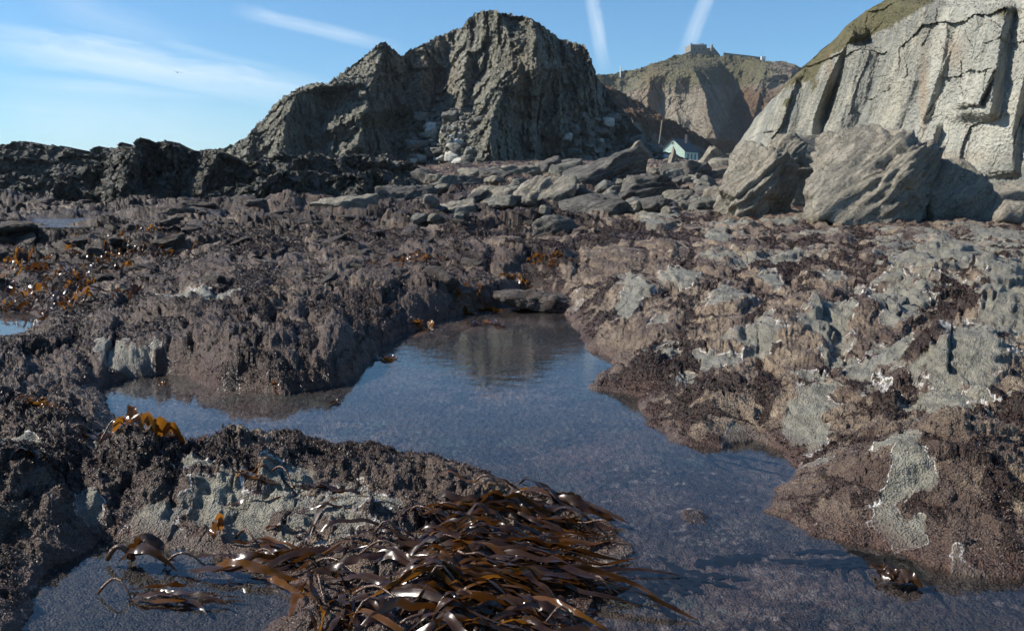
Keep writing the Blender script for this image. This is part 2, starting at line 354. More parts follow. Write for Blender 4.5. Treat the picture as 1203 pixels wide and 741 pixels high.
    bump = np.abs(perlin(X * 26 / g**.7, Y * 26 / g**.7, 0, 95)) * .030 + np.abs(perlin(X * 60 / g, Y * 60 / g, 0, 97)) * .012
    n += turf * (.012 + bump) * np.sqrt(g) * fa
    # nodular relief and thin bedding steps
    n += fa * np.sqrt(g) * (.030 * np.abs(fbm(X * 5.5 / g**.6, Y * 5.5 / g**.6, 0, 3, 401)) + .018 * np.abs(perlin(X * 15 / g**.6, Y * 15 / g**.6, 0, 405)))
    n = n * (1 - .4 * sstep(.2, .4, br))
    zl = zl + n
    # pools
    wob2 = .10 * fbm(X * 1.8, Y * 1.8, 0, 3, 101) + .03 * fbm(X * 11, Y * 11, 0, 3, 105)
    depth = np.zeros_like(X)
    sm = np.full(X.shape, -9, f32)
    k = r < 22
    def water(P, sub=None, wb=1.0, mask=None):
        s = np.full(X.shape, -9, f32); m = k if mask is None else mask
        v = poly_sd(X[m], Y[m], P) 
        if sub is not None: v = np.minimum(v, -poly_sd(X[m], Y[m], sub))
        s[m] = v + wb * wob2[m]; return s
    main = water(MAIN, ISLE, .75)
    lake = np.maximum(main, water(LEFTP)); lake = np.maximum(lake, water(SLIM, None, 1.5))
    s0 = .20 + .22 * sstep(560, 760, px) - .13 * sstep(430, 410, py) * 0
    s0 = np.where((px > 180) & (px < 470) & (py < 475), .13, s0)
    d = np.maximum(-lake, 0)
    zl = .012 + .5 * ((zl - .012) + np.sqrt((zl - .012)**2 + .0009))
    zl = np.where(r < 22, .004 + zl * (1 - np.exp(-d / s0)), zl)
    bed = .05 * fbm(X * 1.3, Y * 1.3, 0, 3, 111) + .03 * fbm(X * 5, Y * 5, 0, 4, 115) + .003 * ridged(X * 22, Y * 22, 0, 2, 117)
    dd = np.maximum(lake, 0)
    deep = .07 + .16 * (1 - np.exp(-dd / .55)) + .25 * np.exp(-(((px - 250) / 160)**2 + ((py - 480) / 26)**2)) + .16 * np.exp(-(((px - 830) / 60)**2 + ((py - 545) / 22)**2)) + .2 * np.exp(-(((px - 760) / 70)**2 + ((py - 720) / 50)**2))
    deep = deep - .27 * np.exp(-(((px - 610) / 110)**2 + ((py - 385) / 20)**2)) - .2 * np.exp(-(((px - 190) / 120)**2 + ((py - 710) / 30)**2))
    zw = -(1 - np.exp(-dd / .10)) * np.maximum(deep + bed, .02)
    z = np.where(lake > 0, zw, zl)
    # far little pool, its own level
    m = (r > 26) & (r < 48); s = np.full(X.shape, -9, f32); s[m] = poly_sd(X[m], Y[m], FARP)
    lv = .42
    fz = np.where(s > 0, lv - .25 * (1 - np.exp(-s / .3)), lv + .004 + np.maximum(z - lv, .01) * (1 - np.exp(-np.maximum(-s, 0) / .6)))
    z = np.where(s > -2.5, fz, z)
    # keep the line of sight to it low in front
    # shallow clump that breaks the surface
    x0, y0 = onz(815, 606, 0.0); q = ((X - x0) / .075)**2 + ((Y - y0) / .13)**2
    z = np.maximum(z, .02 * np.exp(-q) * 2 - .02 + .012 * perlin(X * 30, Y * 30, 0, 5)) if True else z
    z = np.where((lake > 0) & (q > 4), np.minimum(z, -.008), z)
    # the ground dips in front of the two left pools
    lim = H - (H - .42) * Y / 31.2 - .07; mk = sstep(20, 34, px) * (1 - sstep(104, 122, px)) * ((Y > 12) & (Y < 31.3)); z = np.where(z > lim, z + (lim - z) * mk, z)
    lim = H - H * Y / 10.3 - .03; mk = (1 - sstep(50, 75, px)) * ((Y > 7.5) & (Y < 10.4)); z = np.where((z > lim) & (lake < 0), z + (np.maximum(lim, .012) - z) * mk, z)
    wet = sstep(-.22, -.02, lake + .06 * tn)
    return z.astype(f32), turf, br, lake, wet, px, py, tn

def make_ground():
    rs = [1.35]
    while rs[-1] < 3.1: rs.append(rs[-1] + .010)
    while rs[-1] < 118:
        r = rs[-1]; rs.append(r + min(r * r / (H * F) * .85 + .0012, r * .0043))
    rs = np.array(rs); ncol = 1330
    ta = np.tan(np.linspace(math.radians(-40), math.radians(40), ncol))
    # finer columns inside the photographed angle
    ta = np.concatenate([np.linspace(-.95, -.575, 140)[:-1], np.linspace(-.575, .575, 1180), np.linspace(.575, .95, 140)[1:]])
    Yg = np.repeat(rs[:, None], len(ta), 1).astype(f32); Xg = (Yg * ta[None, :]).astype(f32)
    Z, turf, br, lake, wet, px, py, tn = ground_fields(Xg, Yg)
    # sideways push makes ledge fronts overhang and breaks the grid look
    g = np.clip(Yg / 9, .5, 5); land = sstep(0.02, .15, -lake)
    dy0 = .022 * g * perlin(Xg * 1.2, Yg * .6, Z * 28 / g, 221) * land; dx = .014 * g * fbm(Xg * 4 / g**.7, Yg * 4 / g**.7, Z * 6, 3, 201) * land; dy = .02 * g * fbm(Xg * 4 / g**.7, Yg * 4 / g**.7, Z * 6, 3, 211) * land
    V = np.stack([Xg + dx, Yg + dy + dy0, Z], -1).reshape(-1, 3)
    Q = grid_faces(len(rs), len(ta))
    o = mesh_np('ground', V, Q, M['shore'], True, dict(turf=turf, bare=br, lake=lake, wet=wet, near=1 - sstep(8, 26, Yg), weedy=1 - sstep(480, 700, px)))
    struct(o, label='brown weed and barnacle crusted rock shore with shallow tide pools', cat='ground')
    return rs, ta, Z, V.reshape(len(rs), len(ta), 3), turf, lake, br
M_T = NT('shore_rock'); t = M_T; M['shore'] = t.m
v = t.coord(); vs = t.coord(scale=(3.2, .9, 3), rot=(0, 0, -(TH - math.pi / 2)))
n1 = t.noise(v, 1.6, 7, .65); n2 = t.noise(vs, 5, 7, .7, .3); n3 = t.noise(v, 42, 4, .75); n4 = t.noise(v, 9, 6, .7)
vo = t.voro(v, 95, 'F1'); vo2 = t.voro(v, 38, 'F1', 'Color')
crust = t.mix(t.ramp(n2, [(.35, 0.0), (.68, 1.0)]), (.105, .070, .046), (.33, .25, .165))
crust = t.mix(t.ramp(n4, [(.50, 0.0), (.66, .75)]), crust, (.045, .024, .017))
crust = t.mix(t.ramp(n3, [(.52, 0.0), (.70, .55)]), crust, (.42, .33, .225))
crust = t.mix(t.ramp(n3, [(.30, .85), (.45, 0.0)]), crust, (.03, .022, .020))
crust = t.mix(t.math('MULTIPLY', t.ramp(n1, [(.5, 0.0), (.62, 1.0)]), .55), crust, (.09, .05, .038))
sepx = t.n('ShaderNodeSeparateXYZ'); t.l(v, sepx.inputs[0])
pink = t.math('MULTIPLY', t.ramp(t.math('MULTIPLY_ADD', sepx.outputs[1], -.25), [(.0, 0.0), (1.0, 1.0)]), 0.0)
n5 = t.noise(v, 120, 3, .8)
n6 = t.ramp(t.noise(v, 3.3, 6, .7), [(.42, .25), (.58, 1.0)])
crust = t.mix(t.math('MULTIPLY', n6, t.ramp(n5, [(.52, 0.0), (.66, .8)])), crust, (.50, .41, .30))
crust = t.mix(t.math('MULTIPLY', n6, t.ramp(n5, [(.30, .8), (.43, 0.0)])), crust, (.025, .016, .015))
n7 = t.math('ADD', t.noise(v, .8, 6, .65), t.math('MULTIPLY', t.attr('weedy'), .11))
crust = t.mix(t.ramp(n7, [(.46, .0), (.60, .8)]), crust, (.055, .032, .024))
barec = t.mix(t.ramp(n2, [(.38, 0.0), (.62, 1.0)]), (.13, .125, .10), (.265, .25, .20))
barec = t.mix(t.ramp(n4, [(.52, 0.0), (.66, .7)]), barec, (.30, .27, .20))
barec = t.mix(t.ramp(n3, [(.56, 0.0), (.7, .7)]), barec, (.06, .05, .042))
bf = t.math('ADD', t.attr('bare'), t.math('MULTIPLY', t.math('SUBTRACT', n4, .5), .55))
bm = t.ramp(bf, [(.22, 0.0), (.44, .95)])
col = t.mix(bm, crust, barec)
line = t.ramp(bf, [(.24, 0.0), (.262, 1.0), (.295, 1.0), (.315, 0.0)])
line = t.math('MULTIPLY', line, t.ramp(t.noise(v, 3.5, 4, .7), [(.44, 0.0), (.56, .95)])); line = t.math('MULTIPLY', line, t.attr('near'))
col = t.mix(line, col, (.66, .63, .58))
turfc = t.mix(t.ramp(n3, [(.4, 0.0), (.68, 1.0)]), (.011, .007, .005), (.060, .031, .021))
tf = t.math('ADD', t.attr('turf'), t.math('MULTIPLY', t.math('SUBTRACT', n3, .5), .9))
col = t.mix(t.ramp(tf, [(.36, 0.0), (.52, .96)]), col, turfc)
redc = t.mix(t.ramp(n3, [(.35, 0.0), (.65, 1.0)]), (.030, .014, .010), (.12, .068, .048))
col = t.mix(t.math('MULTIPLY', t.attr('wet'), .75), col, redc)
bedc = t.mix(t.ramp(t.noise(v, 1.5, 8, .66), [(.44, 0.0), (.57, 1.0)]), (.035, .020, .016), (.22, .135, .11))
bedc = t.mix(t.ramp(n3, [(.52, 0.0), (.7, .5)]), bedc, (.27, .215, .205))
stn = t.voro(v, 16, 'F1', 'Distance'); stc = t.noise(v, 7, 3, .6)
bedc = t.mix(t.math('MULTIPLY', t.ramp(stn, [(.25, 1.0), (.5, 0.0)]), t.ramp(stc, [(.48, 0.0), (.6, .9)])), bedc, (.30, .235, .22))
bedc = t.mix(t.math('MULTIPLY', t.ramp(t.voro(v, 34, 'F1', 'Distance'), [(.2, 1.0), (.45, 0.0)]), t.ramp(t.noise(v, 3, 3, .6), [(.5, 0.0), (.62, .9)])), bedc, (.36, .33, .29))
bedc = t.mix(t.ramp(n1, [(.55, 0.0), (.68, .65)]), bedc, (.13, .19, .165))
bedc = t.mix(t.ramp(n4, [(.50, 0.0), (.62, .85)]), bedc, (.018, .014, .022))
bedc = t.mix(t.ramp(t.noise(v, .75, 5, .6), [(.42, .0), (.58, .85)]), bedc, (.030, .026, .024))
col = t.mix(t.ramp(t.math('ADD', t.attr('lake'), .5), [(.5, 0.0), (.535, 1.0)]), col, bedc)
h = t.math('ADD', t.math('MULTIPLY', n2, .5), t.math('MULTIPLY', n3, .35)); h = t.math('ADD', h, t.math('MULTIPLY', t.math('SUBTRACT', .6, vo), .25)); h = t.math('ADD', h, t.math('MULTIPLY', n4, .5))
rg = t.math('SUBTRACT', t.ramp(t.noise(v, 30, 3, .6), [(.35, .38), (.65, .85)]), t.math('MULTIPLY', t.attr('wet'), .2))
t.pbr(col, rg, t.bump(h, 1.0, .045), .4)

rs, ta, GZ, GV, GT, GL, GB = make_ground()
def gz(x, y):
    x = np.asarray(x, float); y = np.asarray(y, float)
    i = np.clip(np.interp(y, rs, np.arange(len(rs))), 0, len(rs) - 1.001); j = np.clip(np.interp(x / np.maximum(y, .5), ta, np.arange(len(ta))), 0, len(ta) - 1.001)
    i0 = i.astype(int); j0 = j.astype(int); fi = i - i0; fj = j - j0
    return (GZ[i0, j0] * (1-fi) * (1-fj) + GZ[i0+1, j0] * fi * (1-fj) + GZ[i0, j0+1] * (1-fi) * fj + GZ[i0+1, j0+1] * fi * fj)
def hit(px, py, zadd=0.0):     # where the line of sight meets the shore
    dx, dy, dz = ray(px, py); Ys = np.exp(np.linspace(math.log(1.6), math.log(110), 1500))
    X = dx / dy * Ys; Z = H + dz / dy * Ys; g_ = np.maximum(gz(X, Ys), 0)
    k = np.argmax(Z <= g_ + zadd)
    if Z[k] > g_[k] + zadd: k = len(Ys) - 1
    return float(X[k]), float(Ys[k]), float(g_[k])

# sea level sheet out to the horizon, and a land sheet under the hills
M['sea'] = plain('sea_water', (.02, .05, .07), .15, .2, 1.0, .5)
o = mesh_np('sea', [(-4000,-600,-1.2),(4000,-600,-1.2),(4000,6000,-1.2),(-4000,6000,-1.2)], [(0,1,2,3)], M['sea'], False); struct(o)
tt = NT('land_earth'); M['land'] = tt.m; vv_ = tt.coord(); tt.pbr(tt.mix(tt.noise(vv_, .08, 8, .7), (.06,.055,.045), (.12,.11,.085)), .9)
gx = np.linspace(-60, 420, 90); gy = np.linspace(100, 900, 90); XX, YY = np.meshgrid(gx, gy)
ZZ = np.where(YY > 115, 3.8 + (YY - 115) * .012, 3.0) + 1.2 * fbm(XX * .03, YY * .03, 0, 3, 3) - 6 * sstep(0, -50, XX)
struct(mesh_np('backshore_ground', np.stack([XX, YY, ZZ], -1).reshape(-1, 3), grid_faces(90, 90), M['land']))

# ------------------------------------------------------------------ water
t = NT('pool_water'); M['water'] = t.m
v = t.coord(scale=(1, 1.6, 1)); w1 = t.noise(v, 5, 3, .5, .4); w2 = t.noise(v, 26, 2, .5)
hh = t.math('ADD', t.math('MULTIPLY', w1, 1.0), t.math('MULTIPLY', w2, .05)); nb = t.bump(hh, .05, .03)
fr = t.n('ShaderNodeFresnel'); 
gb_ = t.n('ShaderNodeNewGeometry').outputs['Backfacing']      # same air-to-water reflectance for light arriving on either face
t.l(t.math('SUBTRACT', 1.33, t.math('MULTIPLY', gb_, 1.33 - 1 / 1.33)), fr.inputs['IOR']); t.l(nb, fr.inputs['Normal'])
tr = t.n('ShaderNodeBsdfTransparent'); tr.inputs[0].default_value = (.76, .77, .76, 1)
gl = t.n('ShaderNodeBsdfGlossy'); gl.inputs['Roughness'].default_value = .03; t.l(nb, gl.inputs['Normal'])
mx = t.n('ShaderNodeMixShader'); t.l(fr.outputs[0], mx.inputs[0]); t.l(tr.outputs[0], mx.inputs[1]); t.l(gl.outputs[0], mx.inputs[2]); t.l(mx.outputs[0], t.out.inputs[0])
t2 = M['water'].copy(); M['ripple'] = t2
for nd in t2.node_tree.nodes:
    if nd.type == 'BSDF_GLOSSY': nd.inputs['Roughness'].default_value = .32
    if nd.type == 'BUMP': nd.inputs['Strength'].default_value = .6; nd.inputs['Distance'].default_value = .35
def water(name, x0, x1, y0, y1, z, m='water'):
    o = mesh_np(name, [(x0,y0,z),(x1,y0,z),(x1,y1,z),(x0,y1,z)], [(0,1,2,3)], M[m], False); return struct(o)
water('tide_pool_water', -4.6, 5.5, .9, 12.9, 0)
water('tide_pool_water', -13, -4.6, 8.3, 16.5, 0, 'water')
fp = np.array(FARP); water('tide_pool_water', fp[:,0].min()-.8, fp[:,0].max()+.8, fp[:,1].min()-1, fp[:,1].max()+1, .42, 'ripple')

# ------------------------------------------------------------------ massifs : stack, cliff, hills, ridges
def crest(px, py, line, A, wl, wr, y0, y1, soft=10, p=1.0):
    ys = [q[1] for q in line]; xs = [q[0] for q in line]; xc = np.interp(py, ys, xs); d = px - xc
    k = np.maximum(0, 1 - np.where(d < 0, -d / wl, d / wr)) ** p
    return -A * k * sstep(y0 - soft, y0 + .01, py) * (1 - sstep(y1, y1 + soft, py))
def massif(name, mat, top, base, D0, slope, nx, nv, feats=(), jit=0, nz=(), masks=None, back=.35, push=0.0, blocks=None, vpow=1.0):
    x0, x1 = top[0][0], top[-1][0]
    pxs = np.linspace(x0, x1, nx); vv = np.linspace(0, 1, nv) ** vpow
    PX = np.repeat(pxs[None, :], nv, 0); Vv = np.repeat(vv[:, None], nx, 1)
    tp = np.interp(pxs, [p[0] for p in top], [p[1] for p in top]); bs = np.interp(pxs, [p[0] for p in base], [p[1] for p in base])
    if jit: tp = tp + jit * (fbm(pxs * .05, pxs * 0, 0, 5, 7, .6))
    PY = bs[None, :] + (tp - bs)[None, :] * Vv
    d0 = np.interp(pxs, [p[0] for p in D0], [p[1] for p in D0]); hm = (bs - tp)[None, :] * Vv * d0[None, :] / F
    sl = np.interp(pxs, [p[0] for p in slope], [p[1] for p in slope])
    D = d0[None, :] + sl[None, :] * hm
    for f_ in feats: D = D + crest(PX, PY, *f_)
    X, Y, Z = at(PX, PY, D)
    for (kind, fx, fy, fz, A, sd, rot) in nz:
        c, s = math.cos(rot), math.sin(rot); xa = X * c - Z * s; za = X * s + Z * c
        q = (fbm if kind == 'f' else ridged)(xa * fx, Y * fy, za * fz, 4, sd)
        if kind == 'b':
            w = xa * fx + .35 * fbm(X * fz, Z * fz, 0, 2, sd); hh = za * fz + .3 * fbm(X * fz, Z * fz, 0, 2, sd + 4)
            cw = np.floor(w); q = cell(cw, np.floor(hh + cell(cw, cw * 0, sd) * 5), sd) - .5
        D = D + A * q if kind != 'r' else D - A * (q - .4)
    X, Y, Z = at(PX, PY, D)
    if push:
        Z = Z + push * fbm(X * .5 / push, Y * .5 / push, Z * .5 / push, 4, 77) ; X = X + push * fbm(X * .5 / push, Y * .5 / push, Z * .5 / push, 4, 87)
    # back of the hill
    bk = 14; rows = [(X, Y, Z)]; zt = Z[-1]; yt = Y[-1]; xt = X[-1]; zlow = float(Z[0].min()) - 1
    BX = []; BY = []; BZ = []
    for i in range(1, bk + 1):
        q = i / bk; BY.append(yt + back * yt * q + .0 * yt); BZ.append(zt + (zlow - zt) * q ** 1.7 + .02 * (zt - zlow) * perlin(xt * .2, yt * 0 + i, 0, 4)); BX.append(xt)
    X = np.concatenate([X, np.array(BX)]); Y = np.concatenate([Y, np.array(BY)]); Z = np.concatenate([Z, np.array(BZ)])
    at_ = {}
    PXf = np.concatenate([PX, np.repeat(pxs[None], bk, 0)]); PYf = np.concatenate([PY, np.repeat(tp[None], bk, 0)])
    mm = masks(PXf, PYf, X, Y, Z) if masks else {}
    for kx in ('grass', 'brown', 'pale', 'rust'): at_[kx] = mm.get(kx, np.zeros_like(X))
    V = np.stack([X, Y, Z], -1).reshape(-1, 3)
    o = mesh_np(name, V, grid_faces(len(X), nx)[:, ::1], mat, True, at_)
    return struct(o), (pxs, X, Y, Z, nv)
def blob(px, py, x, y, wx, wy): return np.exp(-(((px - x) / wx)**2 + ((py - y) / wy)**2))

top = [(232,190),(250,178),(275,170),(292,158),(310,140),(320,126),(335,114),(352,104),(372,99),(386,98),(395,92),(405,84),(430,63),(442,53),(452,51),(462,58),(470,65),(480,61),(500,49),(520,42),(540,33),(552,21),(565,14),(580,12),(600,17),(615,18),(628,24),(640,35),(655,43),(670,49),(686,52),(692,62),(697,78),(700,90),(712,104),(728,124),(745,148),(770,172),(800,186),(835,200)]
base = [(232,225),(835,225)]
sf = [([(452,50),(436,100),(425,150),(418,215)], 9, 60, 42, 50, 240, 20),
      ([(585,10),(600,50),(602,80),(588,112),(578,140),(570,215)], 20, 75, 60, 5, 240, 14),
      ([(549,60),(543,105),(541,215)], 5, 22, 12, 74, 118, 26),
      ([(520,130),(522,215)], 6, 48, 46, 150, 240, 26),
      ([(386,98),(350,110),(335,140),(322,215)], 7, 30, 46, 105, 240, 22),
      ([(640,35),(655,80),(660,190)], 4, 20, 25, 30, 240, 20),
      ([(690,52),(693,100),(700,190)], 4, 30, 40, 50, 240, 20),
      ([(500,48),(496,90),(478,215)], 4, 30, 25, 60, 240, 30),
      ([(300,150),(280,215)], 4, 30, 25, 165, 240, 20), ([(625,20),(632,60),(628,215)], 3, 10, 18, 30, 240, 20)]
def smask(px, py, X, Y, Z):
    g = .8 * blob(px, py, 455, 140, 40, 16) + .45 * blob(px, py, 600, 20, 70, 10) + .5 * blob(px, py, 665, 55, 40, 8) + .4 * blob(px, py, 450, 60, 26, 8) + .3 * blob(px, py, 340, 120, 30, 10)
    w = .8 * blob(px, py, 525, 165, 40, 28) * 0
    return dict(grass=g, pale=.45 * blob(px, py, 545, 95, 20, 45) + .3 * blob(px, py, 520, 60, 30, 20), rust=.35 * blob(px, py, 650, 32, 20, 8) + .3 * blob(px, py, 610, 90, 14, 40) + .3*blob(px,py,500,90,40,40))
stack, SG = massif('sea_stack_hill', M['stack'], top, base, [(232,92),(400,100),(560,112),(700,118),(835,108)],
   [(232,.9),(420,1.0),(520,1.1),(600,.9),(625,.35),(690,.35),(712,1.2),(835,1.5)], 900, 420, sf, 3.0,
   [('f',.10,.10,.05,2.2,1,0),('r',.20,.2,.12,2.2,11,.35),('r',.5,.4,.38,1.0,21,.5),('b',.22,0,.12,1.6,45,.35),('f',1.3,1.2,.9,.3,31,0),('b',.45,0,.22,1.3,41,.15),('r',2.4,1.5,1.5,.14,51,0)], smask, push=.22)

# right cliff
top = [(862,214),(876,196),(888,172),(897,152),(905,132),(920,110),(932,95),(945,80),(955,72),(972,55),(985,42),(1000,28),(1018,14),(1035,2),(1060,-14),(1110,-38),(1180,-60),(1280,-95),(1420,-130),(1700,-160)]
base = [(862,222),(1000,232),(1100,240),(1250,262),(1700,300)]
cf = [([(1002,40),(985,68),(972,95),(955,140),(950,185)], 2.6, 30, 20, 45, 190, 20),
      ([(1012,60),(1003,95),(985,150),(980,190)], 4.0, 18, 40, 62, 168, 12),
      ([(1085,15),(1082,60),(1070,110),(1050,150),(1040,190)], 4.6, 46, 150, 10, 230, 14),
      ([(940,85),(925,120),(905,190)], 1.6, 26, 20, 90, 200, 12),
      ([(1112,40),(1105,80),(1088,130),(1070,180)], .45, 20, 9, 30, 190, 10),
      ([(1146,30),(1140,80),(1128,130),(1110,200)], .7, 12, 16, 20, 120, 10),
      ([(1180,10),(1170,80),(1160,150),(1150,210)], 1.2, 60, 14, 10, 130, 16),
      ([(1168,80),(1150,120)], .8, 18, 5, 82, 122, 4), ([(1215,0),(1205,80),(1190,150)], .9, 50, 10, 0, 200, 10),
      ([(1100,150),(1085,200)], .6, 24, 8, 150, 210, 8),
      ([(1045,95),(1030,120),(1015,160)], 1.6, 6, 40, 95, 165, 6)]
def cmask(px, py, X, Y, Z):
    lim = np.interp(px, [880, 945, 975, 1010, 1050, 1080, 1110, 1300], [122, 92, 68, 48, 30, 12, -6, -46])
    g = sstep(12, -14, py - lim) * 1.1 + .6 * blob(px, py, 955, 95, 10, 22) + .5 * blob(px, py, 925, 118, 10, 12) + .55 * blob(px, py, 1185, 15, 40, 12)
    p = .85 * sstep(-14, 14, px - np.interp(py, [0, 100, 150, 200], [1110, 1085, 1062, 1060])) + .7 * blob(px, py, 965, 150, 14, 20) + .35 * blob(px, py, 900, 170, 20, 40) + .5 * blob(px, py, 985, 80, 8, 40)
    p = p * (1 - .9 * sstep(170, 205, py)); return dict(grass=g, pale=np.clip(p, 0, 1) * (1 - sstep(.3, .6, g)), rust=.4 * blob(px, py, 975, 95, 4, 40) + .5 * blob(px, py, 1085, 110, 5, 50) + .35 * blob(px, py, 1120, 60, 12, 22) + .3*blob(px,py,1100,185,60,8))
cliff, CG = massif('cliff', M['cliff'], top, base, [(862,62),(1000,50),(1100,42),(1203,35),(1400,28),(1700,22)],
   [(862,.9),(1000,.75),(1200,.6),(1700,.5)], 1000, 560, cf, 2.5,
   [('f',.12,.1,.06,1.4,61,.4),('b',.55,0,.16,1.0,65,.30),('b',1.7,0,.35,.30,69,.32),('b',.3,0,.7,.05,73,.32),('r',.8,.4,.16,.10,75,.3),('f',2.5,2,.8,.035,81,.3),('r',6,4,2.0,.012,85,.3)], cmask, push=.06)

# castle hill far behind, and the brown slope in front of it
top = [(560,95),(640,90),(700,88),(725,84),(750,82),(770,74),(790,67),(808,64),(850,65),(870,67),(900,70),(930,75),(950,82),(975,90),(1020,100),(1100,110)]
base = [(560,215),(1100,215)]
hf = [([(815,82),(828,110),(833,140),(845,170)], 50, 55, 34, 84, 162, 16),
      ([(765,85),(760,120),(770,140)], 16, 30, 30, 90, 150, 16), ([(795,90),(790,120),(800,150)], 10, 16, 16, 92, 150, 10),
      ([(900,80),(890,120),(870,190)], 22, 26, 40, 84, 200, 20), ([(930,90),(925,120),(905,190)], 18, 30, 25, 90, 200, 20)]
def hmask(px, py, X, Y, Z):
    g = 1.0 * sstep(20, -2, py - np.interp(px, [560,740,800,860,1000], [100,98,92,92,90])) * (1 - .7 * sstep(880, 920, px)) + .7 * blob(px, py, 815, 85, 40, 8)
    b = .95 * sstep(0, 22, py - np.interp(px, [700,760,800,840,850,866,900,1000], [120,135,150,165,120,95,88,86])) * (1 - blob(px, py, 845, 120, 20, 40))
    p = .6 * blob(px, py, 800, 130, 40, 30) + .5 * blob(px, py, 750, 105, 30, 14) + .55 * blob(px, py, 905, 100, 20, 14)
    return dict(grass=g, brown=np.clip(1.15 * b - .4 * blob(px, py, 905, 100, 20, 12), 0, 1), pale=p * .5, rust=.45 * blob(px, py, 765, 108, 14, 22))
hill, HG = massif('headland_hill', M['far'], top, base, [(560,400),(820,430),(1100,400)], [(560,1.0),(840,.9),(1100,1.0)], 700, 320, hf, 2.0,
   [('f',.02,.02,.012,7,131,0),('r',.04,.03,.025,4,141,.2),('r',.11,.08,.06,1.6,151,.2),('f',.3,.3,.25,.8,161,0)], hmask, push=.5, back=.5)
top = [(640,80),(680,88),(700,94),(722,103),(742,116),(765,128),(790,143),(815,156),(840,172),(865,186),(900,196)]
def bmask(px, py, X, Y, Z):
    lim = np.interp(px, [640,730,760,790,900], [110,130,150,165,185]); return dict(brown=1.1 * sstep(8, -8, py - lim) + .2, grass=.6 * blob(px, py, 725, 112, 18, 8))
massif('hillside', M['far'], top, [(640,215),(900,215)], [(640,190),(900,230)], [(640,.9),(900,1.2)], 420, 240,
   [([(735,110),(745,150),(748,190)], 9, 30, 26, 135, 200, 10), ([(770,130),(785,160),(800,190)], 7, 26, 20, 140, 200, 8)], 2.0,
   [('f',.05,.04,.03,4,171,0),('r',.12,.1,.06,2.4,181,.2),('f',.6,.5,.4,.6,191,0)], bmask, push=.5)

# low dark ridges on the left
R1 = [(-260,165),(-100,176),(0,170),(18,169),(35,168),(60,172),(72,173),(92,179),(104,182),(110,175),(120,173),(136,178),(170,182),(300,190),(330,196)]
massif('headland_ridge', M['ridge'], R1, [(-260,238),(330,238)], [(-260,62),(330,70)], [(-260,.7),(330,.9)], 620, 170, [], 2.0,
   [('f',.15,.1,.3,1.5,211,0),('b',.15,0,1.3,1.2,215,.05),('r',.5,.4,1.2,.8,221,0),('f',2,1.5,2.5,.3,225,0),('r',3,2,3,.15,227,0)], None, push=.25)
R2 = [(60,222),(85,205),(105,196),(128,186),(140,176),(152,172),(163,165),(172,168),(182,167),(196,170),(205,174),(220,177),(240,176),(258,181),(275,190),(300,187),(325,184),(350,187),(372,181),(395,186),(420,182),(450,184),(480,192),(500,204),(520,214)]
massif('rocky_ridge', M['ridge'], R2, [(60,244),(520,240)], [(60,48),(250,52),(520,60)], [(60,1.0),(520,1.1)], 820, 230,
   [([(165,165),(150,200),(140,240)], 3.0, 30, 24, 160, 240, 8), ([(258,180),(240,210),(232,240)], 3, 34, 14, 180, 240, 8), ([(350,186),(320,215),(300,240)], 2.5, 50, 30, 180, 240, 8), ([(200,172),(195,240)], 1.5, 18, 12, 172, 240, 6)], 5.0,
   [('f',.25,.2,.3,1.3,231,0),('r',.45,.4,.5,1.6,241,.5),('r',1.5,1.2,.8,.55,251,.5),('b',.9,0,.9,.4,255,.5),('f',4,3,3,.18,261,0),('r',7,5,5,.06,265,0)], None, push=.22)
R3 = [(225,238),(255,226),(290,216),(318,207),(340,203),(370,205),(400,208),(430,200),(455,204),(480,211),(520,218)]
massif('rocky_ridge', M['ridge'], R3, [(225,252),(520,248)], [(225,38),(520,46)], [(225,1.0),(520,1.0)], 620, 140,
   [([(318,206),(290,240)], 2, 40, 18, 200, 250, 6), ([(430,200),(410,240)], 1.6, 40, 20, 200, 250, 6)], 5.0,
   [('f',.3,.3,.4,1.0,331,0),('r',.7,.6,.6,1.1,341,.5),('r',2.2,1.8,1.2,.35,351,.5),('f',5,4,4,.12,361,0),('r',8,6,6,.05,365,0)], None, push=.16)

